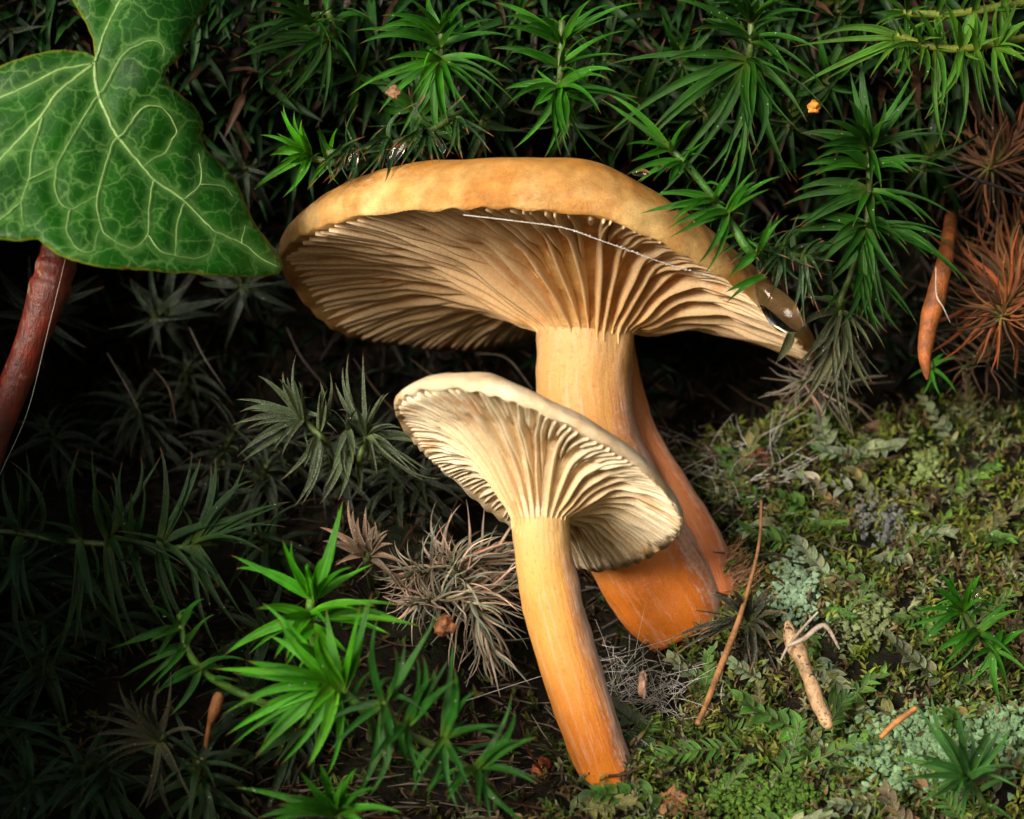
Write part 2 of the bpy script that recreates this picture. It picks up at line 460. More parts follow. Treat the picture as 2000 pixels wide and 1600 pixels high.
def build_mushroom(label, rimpts, centre, ring, apex, H, p, bump, gd, nfull, mats, stem_pts, seed, name, stem_bulge=0.04, qexp=1.15):
    """rimpts: pixels + depth of the margin; ring: (px,py,y,radius) where the gills run onto the stem"""
    rnd = random.Random(seed)
    C = W(*centre)
    rim, zmean = rim_fn(rimpts, C)
    rc = W(*ring[:3]); rr = ring[3]
    ap = W(*apex)
    def under(th, t):
        e = rim(th)
        a = Vector((rc.x + rr * math.cos(th), rc.y + rr * math.sin(th), rc.z))
        if t <= 0: return a + Vector((0, 0, t * 1.6))
        q = t ** qexp
        z = a.z + (e.z - a.z) * t ** 0.9 + bump * math.sin(math.pi * t ** 1.05) * (1 + 0.2 * math.sin(2 * th + seed))
        z += 0.06 * math.sin(5 * th + 3 * t + seed) * t
        return Vector((a.x + (e.x - a.x) * q, a.y + (e.y - a.y) * q, z))
    def top(th, s):
        e = rim(th)
        ph = s * math.pi / 2
        rho = max(0.0, math.cos(ph)) ** (2 / p); hg = max(0.0, math.sin(ph)) ** (2 / p)
        n = noise.noise(Vector((math.cos(th) * 1.6 * rho, math.sin(th) * 1.6 * rho, seed))) * 0.14 + noise.noise(Vector((math.cos(th) * 5 * rho, math.sin(th) * 5 * rho, seed + s * 2))) * 0.05
        n += (0.035 * math.sin(46 * th + 2.5 * math.sin(9 * th)) + 0.05 * noise.noise(Vector((math.cos(th) * 9, math.sin(th) * 9, s * 3)))) * max(0, 1 - s * 2.2) * (1.0 if H > 1.5 else 0.35)
        sw = 1 + 0.012 * math.sin(min(1, s * 5) * math.pi)
        return Vector((ap.x + (e.x - ap.x) * rho * sw, ap.y + (e.y - ap.y) * rho * sw,
                       zmean + (e.z - zmean) * rho + H * hg + n * min(1, hg * 2)))
    foot = W(*stem_pts[-1][:3])
    root = empty(name, foot)
    tag(root, label, 'mushroom')
    # cap: flesh below, margin, top
    NT, NU, NS = 288, 16, 34
    V, F, hh = [], [], []
    rows = [('u', (i / NU)) for i in range(NU)] + [('r', 0)] + [('t', (i / NS) ** 1.3) for i in range(1, NS)]
    for kind, q in rows:
        for k in range(NT):
            th = 2 * math.pi * k / NT
            if kind == 'u':
                pnt = under(th, q) + Vector((0, 0, 0.02)); h = 0
            elif kind == 'r':
                pnt = rim(th) + Vector((0, 0, 0.03 * math.sin(40 * th + 3 * math.sin(7 * th)))); h = 0
            else:
                pnt = top(th, q); h = q
            V.append(pnt); hh.append(h)
    for i in range(len(rows) - 1):
        for k in range(NT):
            a, b = i * NT + k, i * NT + (k + 1) % NT
            F.append((a, b, b + NT, a + NT))
    V.append(top(0, 1.0)); hh.append(1.0)
    L = (len(rows) - 1) * NT
    for k in range(NT): F.append((L + k, L + (k + 1) % NT, len(V) - 1))
    cap = obj('cap', mesh('cap', rel(V, foot), F, mats[0], attrs={'hh': ('FLOAT', hh)}), root)
    # gills, one by one
    order = [(0.0, 0), (0.45, 0.5), (0.26, 0.25), (0.62, 0.75)]
    n = 0
    for i in range(nfull):
        for t0, off in order:
            if rnd.random() < 0.06 and t0 > 0.2: continue
            th0 = 2 * math.pi * (i + off + rnd.uniform(-0.07, 0.07)) / nfull
            ta = min(0.8, t0 + (rnd.uniform(-0.12, 0.12) if t0 else -rnd.uniform(0.02, 0.22)))
            tb = rnd.uniform(0.955, 0.985)
            amp, fr, ph = rnd.uniform(0.0, 0.022), rnd.uniform(3, 8), rnd.uniform(0, 6.3)
            tk0 = gd * rnd.uniform(0.16, 0.23)
            depk = rnd.uniform(0.8, 1.15) * (1.0 if t0 < 0.3 else 0.8)
            NSEG = 18 if t0 < 0.3 else 12
            gv, gf, gt = [], [], []
            for j in range(NSEG + 1):
                u = j / NSEG
                t = ta + (tb - ta) * u
                th = th0 + amp * math.sin(fr * t + ph) * (1 - t * 0.4)
                c = under(th, t)
                dt = (under(th, min(1, t + 0.02)) - under(th, t - 0.02)).normalized()
                da = (under(th + 0.02, t) - under(th - 0.02, t)).normalized()
                nn = dt.cross(da)
                if nn.z > 0 and t > 0.05: nn = -nn
                if t <= 0.05: nn = Vector((math.cos(th), math.sin(th), -0.2)).normalized()
                dep = gd * depk * sstep(-0.02, 0.38 if t0 else 0.2, u) * min(1, (1.0 - t) * 3.2 + 0.06) * (0.55 + 0.45 * min(1, max(0, t) * 3))
                dep *= sstep(-0.05, 0.16, t) * 0.85 + 0.15
                dep *= 1 + 0.12 * math.sin(17 * t + ph)
                lean = da * (0.18 * dep * math.sin(ph * 3 + 2 * t))
                root_p = c - nn * 0.05
                tk = tk0 * (0.2 + 0.8 * sstep(0, 0.3, u)) * (0.25 + 0.75 * sstep(0, 0.14, 1 - t))
                gv += [root_p - da * tk * 1.5, c + nn * dep * 0.55 - da * tk + lean * 0.5, c + nn * dep - da * tk * 0.55 + lean,
                       c + nn * dep + da * tk * 0.55 + lean, c + nn * dep * 0.55 + da * tk + lean * 0.5, root_p + da * tk * 1.5]
                gt += [t] * 6
            for j in range(NSEG):
                for k in range(5):
                    a = j * 6 + k
                    gf.append((a, a + 1, a + 7, a + 6))
            for j in (0, NSEG):
                gf.append(tuple(j * 6 + k for k in range(6)))
            obj('gill', mesh('gill', rel(gv, foot), gf, mats[1], attrs={'gt': ('FLOAT', gt)}), cap)
            n += 1
    # stem
    sp = [W(*q[:3]) for q in stem_pts]
    ctl = [(*q, stem_pts[i][3]) for i, q in enumerate(sp)]
    cs = catmull(ctl, 60)
    V, F, T, A = tube(cs[:, :3], cs[:, 3], 56, True, stem_bulge, seed)
    ln = sum((Vector(cs[i + 1, :3]) - Vector(cs[i, :3])).length for i in range(59))
    sv = [(math.cos(a) * 0.9, math.sin(a) * 0.9, t * ln) for t, a in zip(T, A)]
    ss = [-math.sin(a) for a in A]
    obj('stem', mesh('stem', rel(V, foot), F, mats[2], attrs={'sh': ('FLOAT', T), 'ss': ('FLOAT', ss), 'sv': ('VEC', sv)}), root)
    return root, foot, top, under

capA = mat_captop('ochre cap skin', (0.54, 0.25, 0.048), (0.84, 0.56, 0.22), (0.50, 0.20, 0.03))
gillA = mat_gill('warm gills', (0.86, 0.65, 0.41), (0.72, 0.43, 0.18))
stemA = mat_mstem('big stem', (0.64, 0.42, 0.20), (0.58, 0.30, 0.09), (0.62, 0.17, 0.015))
capB = mat_captop('pale cap skin', (0.78, 0.58, 0.35), (0.86, 0.72, 0.50), (0.66, 0.44, 0.22))
gillB = mat_gill('cream gills', (0.86, 0.73, 0.52), (0.78, 0.54, 0.26))
stemB = mat_mstem('small stem', (0.72, 0.50, 0.23), (0.68, 0.38, 0.10), (0.62, 0.19, 0.02))

RIM_BIG = [(545, 505, 2.0), (575, 470, 0.9), (620, 446, -0.1), (680, 428, -0.9), (740, 416, -1.5), (830, 413, -2.1),
           (900, 408, -2.4), (965, 405, -2.55), (1040, 411, -2.6), (1110, 415, -2.5), (1165, 421, -2.4), (1228, 443, -2.2),
           (1290, 475, -1.8), (1340, 503, -1.45), (1390, 531, -1.0), (1440, 562, -0.4), (1490, 605, 0.3), (1540, 650, 1.2),
           (1585, 690, 2.4), (1592, 715, 3.4), (1555, 705, 4.8), (1480, 675, 6.0), (1410, 650, 6.8), (1330, 634, 7.3),
           (1245, 632, 7.6), (1150, 640, 7.8), (1045, 662, 7.8), (980, 684, 7.6), (920, 690, 7.3), (850, 684, 6.9), (770, 674, 6.4),
           (710, 668, 5.9), (650, 646, 5.2), (600, 598, 4.2), (560, 545, 3.1)]
big, big_foot, big_top, big_under = build_mushroom(
    'large ochre mushroom with broad flat cap and thick orange stem leaning over the small one', RIM_BIG,
    (1075, 560, 2.6), (1145, 650, 2.7, 0.985), (1085, 400, 2.2), 1.98, 2.3, 0.70, 0.26, 36, (capA, gillA, stemA),
    [(1140, 560, 2.7, 1.02), (1143, 625, 2.7, 1.01), (1142, 700, 2.7, 1.0), (1141, 780, 2.65, 0.99), (1158, 870, 2.6, 1.0),
     (1200, 970, 2.5, 1.04), (1242, 1060, 2.4, 1.09), (1282, 1130, 2.3, 1.10), (1318, 1190, 2.2, 1.02), (1345, 1240, 2.15, 0.80)],
    3, 'large_mushroom')

RIM_SMALL = [(772, 790, -3.2), (800, 768, -3.9), (850, 758, -4.4), (920, 762, -4.8), (1000, 784, -5.0), (1090, 822, -5.0), (1160, 856, -4.9),
             (1230, 900, -4.5), (1290, 955, -3.8), (1325, 1000, -3.0), (1334, 1030, -2.2), (1300, 1068, -1.0), (1230, 1106, 0.1),
             (1160, 1119, 0.6), (1110, 1108, 0.9), (1050, 1068, 1.0), (1000, 1032, 0.9), (960, 1004, 0.6), (900, 950, 0.0), (850, 905, -0.7),
             (805, 858, -1.6), (776, 815, -2.5)]
small, small_foot, small_top, small_under = build_mushroom(
    'small cream mushroom with tilted round cap and curved honey-orange stem', RIM_SMALL,
    (1052, 925, -2.1), (1055, 1010, -2.3, 0.535), (1060, 890, -2.0), 0.86, 2.3, 0.46, 0.15, 32, (capB, gillB, stemB),
    [(1055, 950, -2.3, 0.53), (1056, 1000, -2.3, 0.53), (1058, 1060, -2.3, 0.535), (1070, 1130, -2.3, 0.55), (1084, 1200, -2.3, 0.56),
     (1118, 1315, -2.3, 0.555), (1150, 1415, -2.2, 0.545), (1174, 1480, -2.1, 0.52), (1195, 1530, -2.0, 0.46)],
    8, 'small_mushroom', 0.05)

# fused second stem behind the big stem
cs = catmull([(*W(*q[:3]), q[3]) for q in [(1180, 560, 3.6, 0.3), (1205, 660, 3.6, 0.34), (1222, 760, 3.55, 0.36), (1254, 860, 3.4, 0.40), (1308, 960, 3.1, 0.46),
                                            (1350, 1035, 2.8, 0.50), (1380, 1095, 2.5, 0.48), (1400, 1145, 2.3, 0.42), (1410, 1200, 2.2, 0.3)]], 50)
V, F, T, A = tube(cs[:, :3], cs[:, 3], 32, True, 0.08, 5)
sideM = mat_mstem('pink bloomed stem', (0.46, 0.22, 0.07), (0.48, 0.18, 0.06), (0.55, 0.17, 0.05), 0.9, (0.66, 0.38, 0.26))
o = obj('fused_stem', mesh('fused_stem', rel(V, big_foot), F, sideM, attrs={'sh': ('FLOAT', T), 'ss': ('FLOAT', [-math.sin(a) for a in A]),
        'sv': ('VEC', [(math.cos(a) * 0.6, math.sin(a) * 0.6, t * 6) for t, a in zip(T, A)])}), big)
o['label'] = 'pinkish second stem fused to the back of the thick stem'

def hairs(name, roots, dirs, lens, rad, mat, org, parent=None, bend=0.4, seed=0, nseg=4):
    rnd = random.Random(seed)
    V, F = [], []
    for p, d, L in zip(roots, dirs, lens):
        p, d = Vector(p), Vector(d).normalized()
        k = Vector((rnd.uniform(-1, 1), rnd.uniform(-1, 1), rnd.uniform(-1, 1))) * bend
        sd = d.cross(Vector((0.3, 1, 0.2))).normalized(); s2 = d.cross(sd)
        b = len(V)
        for i in range(nseg + 1):
            u = i / nseg
            c = p + d * L * u + k * L * u * u
            r = rad * (1 - 0.6 * u)
            V += [c + sd * r, c - sd * r * 0.5 + s2 * r * 0.87, c - sd * r * 0.5 - s2 * r * 0.87]
        for i in range(nseg):
            for j in range(3):
                a, c2 = b + i * 3 + j, b + i * 3 + (j + 1) % 3
                F.append((a, c2, c2 + 3, a + 3))
    return obj(name, mesh(name, rel(V, org), F, mat), parent, loc=None if parent else org)

rnd = random.Random(2)
rts, drs, lns = [], [], []
for i in range(260):
    u = rnd.random()
    c = W(1395 + 45 * u, 1080 + 90 * u, 2.4)
    rts.append(c + Vector((rnd.gauss(0.12, 0.12), rnd.gauss(-0.2, 0.2), rnd.gauss(0, 0.1))))
    drs.append((rnd.uniform(0.4, 1), rnd.uniform(-0.5, 0.1), rnd.uniform(0, 0.9))); lns.append(rnd.uniform(0.2, 0.5))
tag(hairs('fuzz', rts, drs, lns, 0.009, mat_plain('tan hair', (0.36, 0.20, 0.10)), big_foot, big), kind='stuff')

# ------------------------------------------------------------------ ivy leaf and its red twig
OUT = [(186, 112), (168, 102), (130, 97), (90, 100), (50, 110), (15, 122), (-30, 145), (-90, 195), (-150, 250), (-205, 330), (-150, 390), (-90, 435),
       (-40, 458), (0, 468), (40, 472), (75, 467), (90, 482), (110, 497), (140, 509), (165, 515), (200, 523), (240, 526), (300, 530), (340, 535), (380, 535),
       (420, 540), (450, 540), (480, 542), (510, 541), (542, 537), (555, 522), (548, 505), (535, 485), (518, 463), (500, 440), (487, 415), (478, 392), (470, 370),
       (460, 350), (445, 332), (430, 318), (415, 303), (405, 295), (397, 278), (391, 264), (397, 254), (396, 238), (388, 218), (376, 202), (360, 190), (348, 180),
       (335, 172), (324, 160), (322, 148), (329, 132), (342, 122), (356, 108), (359, 88), (372, 66), (383, 45), (393, 28), (408, 5), (430, -50), (440, -110),
       (400, -180), (330, -230), (250, -190), (180, -110), (150, -40), (142, 0), (155, 25), (168, 45), (180, 75)]
VEINS = [(0.062, [(184, 122), (186, 160), (195, 195), (225, 262), (265, 310), (300, 352), (355, 388), (415, 450), (480, 478), (505, 502), (545, 523)]),
         (0.052, [(182, 126), (150, 150), (110, 182), (80, 228), (40, 270), (0, 312), (-60, 365), (-140, 340)]),
         (0.040, [(180, 124), (140, 132), (115, 135), (60, 165), (20, 183), (-40, 205), (-110, 260)]),
         (0.040, [(186, 120), (205, 60), (240, -10), (290, -90), (330, -170)]),
         (0.030, [(200, 178), (235, 112), (248, 98), (290, 78), (310, 80), (322, 95), (318, 110)]),
         (0.034, [(240, 262), (262, 230), (280, 208), (305, 205), (326, 216), (348, 258), (330, 280), (325, 300), (300, 308), (284, 322)]),
         (0.030, [(222, 272), (205, 325), (190, 380), (188, 405), (200, 455), (235, 478), (262, 488)]),
         (0.030, [(297, 360), (290, 410), (290, 460), (265, 485), (238, 478)]),
         (0.024, [(290, 460), (312, 492), (342, 499), (380, 507), (412, 495), (421, 462)]),
         (0.030, [(360, 390), (393, 360), (393, 330), (388, 300)]), (0.024, [(393, 360), (440, 363), (456, 385)]),
         (0.024, [(358, 398), (345, 440), (342, 499)]), (0.022, [(472, 470), (480, 440)]),
         (0.026, [(187, 190), (150, 250), (110, 322), (106, 370), (118, 400), (138, 411), (165, 395), (188, 382)]),
         (0.026, [(82, 232), (60, 300), (58, 345), (40, 395), (45, 440)]), (0.022, [(58, 350), (95, 332), (110, 322)]),
         (0.022, [(136, 411), (128, 450), (150, 488), (182, 495), (190, 452)]), (0.022, [(40, 395), (0, 430), (-40, 445)])]
def ivy_y(px, py):
    a = (px - 183) / 100; b = (py - 120) / 100
    y = -3.0 + 0.10 * a * a - 0.05 * b * b + 0.3 * a - 0.12 * b
    y -= 0.45 * math.exp(-((px - 330) / 90) ** 2) * sstep(350, 120, py)
    y += 0.6 * sstep(120, -150, py) + 0.5 * sstep(0, -200, px)
    return y
def seg_d(P, A, B):
    AB = B - A; t = np.clip(((P - A) @ AB) / (AB @ AB), 0, 1)
    return np.linalg.norm(P - (A + t[:, None] * AB), axis=1)
def build_ivy():
    pts = [np.array(p, float) for p in OUT]
    bd = []
    rnd = random.Random(4)
    for i, a in enumerate(pts):
        b = pts[(i + 1) % len(pts)]
        n = max(1, int(np.linalg.norm(b - a) / 11))
        for k in range(n):
            q = a + (b - a) * k / n
            bd.append(q + np.array([rnd.uniform(-1, 1), rnd.uniform(-1, 1)]) * 0.9)
    nb = len(bd)
    poly = np.array(bd)
    def inside(p):
        x, y = p; c = False
        x0, y0 = poly[-1]
        for x1, y1 in poly:
            if (y1 > y) != (y0 > y) and x < (x0 - x1) * (y - y1) / (y0 - y1) + x1: c = not c
            x0, y0 = x1, y1
        return c
    inner = []
    for gx in np.arange(-210, 560, 9):
        for gy in np.arange(-235, 550, 9):
            p = (gx + rnd.uniform(-2, 2), gy + rnd.uniform(-2, 2))
            if inside(p) and np.min(np.hypot(poly[:, 0] - p[0], poly[:, 1] - p[1])) > 5: inner.append(p)
    allp = [Vector(p) for p in poly] + [Vector(p) for p in inner]
    ed = [(i, (i + 1) % nb) for i in range(nb)]
    v2, _, f2, _, _, _ = delaunay_2d_cdt(allp, ed, [], 1, 1e-5)
    P = np.array([(v.x, v.y) for v in v2])
    dv = np.full(len(P), 1e9)
    for wd, vn in VEINS:
        q = catmull(vn, len(vn) * 4)
        for i in range(len(q) - 1): dv = np.minimum(dv, seg_d(P, q[i], q[i + 1]) + (0.04 - wd) * 100)
    edge = np.min(np.hypot(P[:, None, 0] - poly[None, :, 0], P[:, None, 1] - poly[None, :, 1]), axis=1)
    puff = 0.085 * (1 - np.exp(-(np.clip(dv, 0, None) / 26.0) ** 2)) * np.clip(edge / 40, 0, 1)
    V = [W(p[0], p[1], ivy_y(p[0], p[1]) - pf + 0.05 * math.exp(-e / 9.0)) for p, pf, e in zip(P, puff, edge)]
    base = W(112, 505, -1.6)
    root = empty('ivy_leaf', base)
    tag(root, 'glossy dark green ivy leaf with pale net veins, its tip touching the large cap', 'leaf')
    g = G('ivy blade')
    p = g.coord()
    ed_ = g.attr('edge')
    n1 = g.noise(p, 0.8 / S, 3); n3 = g.noise(p, 30 / S, 3)
    c = g.ramp(n1, [(0.3, (0.003, 0.030, 0.001)), (0.7, (0.009, 0.085, 0.002))])
    c = g.mix(g.ramp(g.attr('dv'), [(0.0, 0.85), (0.05, 0.4), (0.16, 0.0)]), c, (0.09, 0.21, 0.045))
    vo = g.n.new('ShaderNodeTexVoronoi'); vo.feature = 'DISTANCE_TO_EDGE'; vo.inputs['Scale'].default_value = 4.0 / S
    wv = g.n.new('ShaderNodeVectorMath'); wv.operation = 'ADD'
    sc = g.n.new('ShaderNodeVectorMath'); sc.operation = 'SCALE'; sc.inputs['Scale'].default_value = 0.35 * S
    g.l.new(g.noise(p, 3 / S, 2, out='Color'), sc.inputs[0]); g.l.new(p, wv.inputs[0]); g.l.new(sc.outputs[0], wv.inputs[1])
    g.l.new(wv.outputs[0], vo.inputs['Vector'])
    c = g.mix(g.ramp(vo.outputs['Distance'], [(0.0, 0.32), (0.06, 0.0)]), c, (0.08, 0.22, 0.04))
    v2 = g.n.new('ShaderNodeTexVoronoi'); v2.feature = 'DISTANCE_TO_EDGE'; v2.inputs['Scale'].default_value = 1.5 / S
    g.l.new(wv.outputs[0], v2.inputs['Vector'])
    c = g.mix(g.ramp(v2.outputs['Distance'], [(0.0, 0.55), (0.014, 0.32), (0.035, 0.06), (0.10, 0.0)]), c, (0.12, 0.26, 0.06))
    c = g.mix(g.ramp(ed_, [(0.0, 1.0), (0.035, 0.0)]), c, (0.16, 0.20, 0.015))
    sp = g.noise(p, 5 / S, 2)
    c = g.mix(g.math('MULTIPLY', g.ramp(ed_, [(0.0, 1.0), (0.05, 0.0)]), g.ramp(sp, [(0.62, 0.0), (0.66, 1.0)])), c, (0.10, 0.02, 0.015))
    g.set(Base_Color=c, Roughness=0.45, Specular_IOR_Level=0.16, Normal=g.bump(n3, 0.35, 0.02))
    tr = g.n.new('ShaderNodeBsdfTranslucent'); g.put(tr.inputs[0], c)
    mx = g.n.new('ShaderNodeMixShader'); mx.inputs[0].default_value = 0.15
    g.l.new(g.b.outputs[0], mx.inputs[1]); g.l.new(tr.outputs[0], mx.inputs[2])
    g.l.new(mx.outputs[0], g.n['Material Output'].inputs[0])
    faces = [tuple(f) for f in f2]
    # wind so that the upper face looks at the viewer
    a, b, c3 = (V[i] for i in faces[0])
    if (b - a).cross(c3 - a).y > 0: faces = [f[::-1] for f in faces]
    blade = obj('blade', mesh('blade', rel(V, base), faces, g.m, attrs={'edge': ('FLOAT', edge / 200.0), 'dv': ('FLOAT', np.clip(dv, 0, 200) / 100.0)}), root)
    sm = blade.modifiers.new('thick', 'SOLIDIFY'); sm.thickness = 0.035 * S; sm.offset = -1
    dense = []
    for wd, vn in VEINS:
        dd = []
        for (ax_, ay_), (bx_, by_) in zip(vn[:-1], vn[1:]):
            dd += [(ax_ + (bx_ - ax_) * i / 8, ay_ + (by_ - ay_) * i / 8) for i in range(8)]
        dense.append(dd + [vn[-1]])
    snapped = []
    for i, (wd, vn) in enumerate(VEINS):
        vn = list(vn)
        for e in ((0, -1) if i > 3 else ()):
            best = min((math.hypot(q[0] - vn[e][0], q[1] - vn[e][1]), q) for j, dd in enumerate(dense) if j != i and VEINS[j][0] >= wd for q in dd)
            if 1 < best[0] < 34:
                if e == 0: vn.insert(0, best[1])
                else: vn.append(best[1])
        snapped.append((wd, vn))
    vm = mat_plain('ivy vein', (0.19, 0.32, 0.09), 0.5, 0, 0.4, 3)
    for wd, vn in snapped:
        q = []
        for (ax_, ay_), (bx_, by_) in zip(vn[:-1], vn[1:]):
            m_ = max(2, int(math.hypot(bx_ - ax_, by_ - ay_) / 6))
            q += [(ax_ + (bx_ - ax_) * i / m_, ay_ + (by_ - ay_) * i / m_) for i in range(m_)]
        q.append(vn[-1])
        q = np.array(q); n = len(q)
        jt = np.array([[noise.noise(Vector((i * 0.45, wd * 77, 3))), noise.noise(Vector((i * 0.45, wd * 77, 9)))] for i in range(n)]) * 1.6
        q[1:-1] = (q[:-2] + q[1:-1] * 1.2 + q[2:]) / 3.2
        q[1:-1] = (q[:-2] + q[1:-1] + q[2:]) / 3
        q = q + jt
        pts = [W(x, y, ivy_y(x, y) - (0.0 if wd > 0.035 else 0.055)) for x, y in q]
        rads = [wd * (1.0 - 0.7 * (i / n) ** 1.5) * (0.60 if wd > 0.035 else 0.38) * (1 + 0.25 * noise.noise(Vector((i * 0.7, wd * 99, 0)))) for i in range(n)]
        V2, F2, _, _ = tube(pts, rads, 6)
        pc = [pts[i // 6] for i in range(len(V2))]
        V2 = [Vector((v.x, c0.y + (v.y - c0.y) * 0.35, v.z)) for v, c0 in zip(V2, pc)]
        obj('vein', mesh('vein', rel(V2, base), F2, vm), blade)
    q = catmull([W(184, 124, ivy_y(184, 124) + 0.05), W(178, 200, -2.0), W(150, 350, -1.6), W(116, 500, -1.6)], 24)
    V2, F2, _, _ = tube(q, 0.10, 8)
    obj('petiole', mesh('petiole', rel(V2, base), F2, mat_plain('ivy petiole', (0.14, 0.10, 0.04))), root)
build_ivy()

def stick(name, label, cat, pts, rads, color, seg=14, mat='bark', rough=0.08, group=None, n=30, seed=0, alpha=0.0):
    P = [W(*p) for p in pts]
    ctl = [(*p, r) for p, r in zip(P, rads)]
    c = catmull(ctl, n)
    base = P[-1]
    V, F, T, A = tube(c[:, :3], np.maximum(c[:, 3], 0.004), seg, True, rough, seed)
    o = obj(name, mesh(name, rel(V, base), F, M[mat]), None, (*color, alpha), loc=base)
    return tag(o, label, cat, group)

g = G('red bark')
p = g.coord(); n1 = g.noise(p, 1.2 / S, 4); n2 = g.noise(g.mapping(p, (1, 1, 0.45)), 13 / S, 5, 0.65); n4 = g.noise(p, 2.6 / S, 3)
c = g.ramp(n1, [(0.3, (0.04, 0.012, 0.008)), (0.5, (0.11, 0.018, 0.010)), (0.7, (0.24, 0.03, 0.012))])
c = g.mix(g.ramp(n2, [(0.32, 0.8), (0.4, 0.0)]), c, (0.015, 0.008, 0.006))
c = g.mix(g.ramp(n4, [(0.64, 0.0), (0.7, 0.7)]), c, (0.30, 0.20, 0.14))
g.set(Base_Color=c, Roughness=0.38, Normal=g.bump(n2, 0.7, 0.05)); M['redbark'] = g.m
stick('red_twig', 'smooth dark red woody twig with ringed top under the ivy leaf', 'twig',
      [(118, 478, -1.5), (114, 505, -1.5), (110, 520, -1.5), (104, 545, -1.5), (98, 565, -1.5), (78, 620, -1.5), (52, 690, -1.5), (22, 770, -1.5), (-8, 850, -1.5), (-60, 1000, -1.5), (-150, 1260, -1.5)],
      [0.35, 0.35, 0.385, 0.36, 0.40, 0.33, 0.30, 0.29, 0.28, 0.29, 0.31], (1, 1, 1), 24, 'redbark', 0.06, n=80)

# ------------------------------------------------------------------ moss shoots
def leaf_geo(p0, p1, p2, wd, face, N=9, chan=0.3, seed=0.0):
    """one lance-shaped leaf from p0 to p2 bowed over p1"""
    V, F, lt = [], [], []
    for i in range(N + 1):
        t = i / N
        c = p0 * (1 - t) ** 2 + p1 * 2 * t * (1 - t) + p2 * t * t
        tg = (p1 - p0) * (1 - t) + (p2 - p1) * t
        tg = tg.normalized() if tg.length > 1e-6 else Vector((1, 0, 0))
        sd = tg.cross(face)
        sd = sd.normalized() if sd.length > 1e-4 else Vector((1, 0, 0))
        nn = sd.cross(tg)
        ww = wd * 0.5 * (1 - t ** 1.7) ** 0.95 * (0.62 + 0.38 * min(1, t / 0.22)) + 0.006 * (1 - t)
        tw = 0.5 * math.sin(seed + 2.2 * t)
        sd2 = sd * math.cos(tw) + nn * math.sin(tw); n2 = nn * math.cos(tw) - sd * math.sin(tw)
        lift = ww * chan * 2
        V += [c - sd2 * ww + n2 * lift, c - sd2 * ww * 0.5 + n2 * lift * 0.25, c, c + sd2 * ww * 0.5 + n2 * lift * 0.25, c + sd2 * ww + n2 * lift]
        lt += [(t, k, 0) for k in (-1, -0.5, 0, 0.5, 1)]
    for i in range(N):
        for k in range(4):
            a = i * 5 + k
            F.append((a, a + 1, a + 6, a + 5))
    return V, F, lt

def unit_leaf(curl, wd, seed, mat):
    p0 = Vector((0, 0, 0)); p2 = Vector((math.cos(curl), 0, -math.sin(curl))) ; p1 = Vector((0.55, 0, 0.12 + 0.05 * math.sin(seed)))
    V, F, lt = leaf_geo(p0, p1, p2, wd, Vector((0, 0, 1)), 8, 0.25, seed)
    return mesh('leaf', V, F, mat, attrs={'lt': ('VEC', lt)})
UL = {}
for key in ('leaf', 'dead', 'wet'):
    UL[key] = [unit_leaf(cu, 0.125 if key != 'dead' else 0.075, s * 1.3, M[key]) for s, cu in enumerate((0.15, 0.4, 0.65, 0.95, 0.3, 1.6 if key == 'dead' else 0.5))]

def curl_leaf(seed):
    rnd = random.Random(seed)
    P = [Vector((0, 0, 0))]; d = Vector((1, 0, 0.1)); k1, k2 = rnd.uniform(-1.6, 1.0), rnd.uniform(-1.3, 1.3)
    for i in range(9):
        P.append(P[-1] + d * 0.12)
        d = (d + Vector((0, k2 * 0.18 * math.sin(i * 0.9 + seed), k1 * 0.16 + rnd.uniform(-0.12, 0.12)))).normalized()
    V, F, lt = [], [], []
    n = len(P)
    for i, p in enumerate(P):
        tg = (P[min(i + 1, n - 1)] - P[max(0, i - 1)]).normalized()
        sd = tg.cross(Vector((0.2 * math.sin(i + seed), 0.3 * math.cos(i * 0.7), 1))).normalized(); nn = sd.cross(tg)
        ww = 0.026 * (1 - (i / (n - 1)) ** 1.5) + 0.006
        for k in range(5):
            a = 2 * math.pi * k / 5
            V.append(p + sd * ww * math.cos(a) + nn * ww * 0.55 * math.sin(a)); lt.append((i / (n - 1), math.cos(a), 0))
    for i in range(n - 1):
        for k in range(5):
            a, b = i * 5 + k, i * 5 + (k + 1) % 5
            F.append((a, b, b + 5, a + 5))
    return mesh('leaf', V, F, M['dead'], attrs={'lt': ('VEC', lt)})
UL['curl'] = [curl_leaf(s_ * 3 + 1) for s_ in range(9)]
hero_pts = []
def add_stem(root, org, pts, r0, r1, color):
    c = catmull([(*p,) for p in pts], max(8, len(pts) * 5))
    n = len(c)
    V, F, T, A = tube(c, [r0 + (r1 - r0) * i / (n - 1) for i in range(n)], 8, True, 0.1)
    return obj('stem', mesh('stem', rel(V, org), F, M['stem']), root, (*color, 0.0))

def place_leaf(root, org, pos, direction, normal, L, key, color, rnd):
    x = direction.normalized()
    z = normal - x * normal.dot(x)
    z = z.normalized() if z.length > 1e-4 else x.orthogonal().normalized()
    y = z.cross(x)
    m = Matrix((x, y, z)).transposed().to_4x4()
    m = Matrix.Translation((pos - Vector(org)) * S) @ m @ Matrix.Diagonal((L, L * rnd.uniform(0.8, 1.25), L, 1))
    o = bpy.data.objects.new('leaf', rnd.choice(UL[key]))
    o.parent = root; o.matrix_local = m; o.color = color
    col.objects.link(o)
    return o

def jit(c, rnd, a=0.25):
    k = 1 + rnd.uniform(-a, a)
    return (c[0] * k * (1 + rnd.uniform(-a, a) * 0.6), c[1] * k, c[2] * k, c[3])

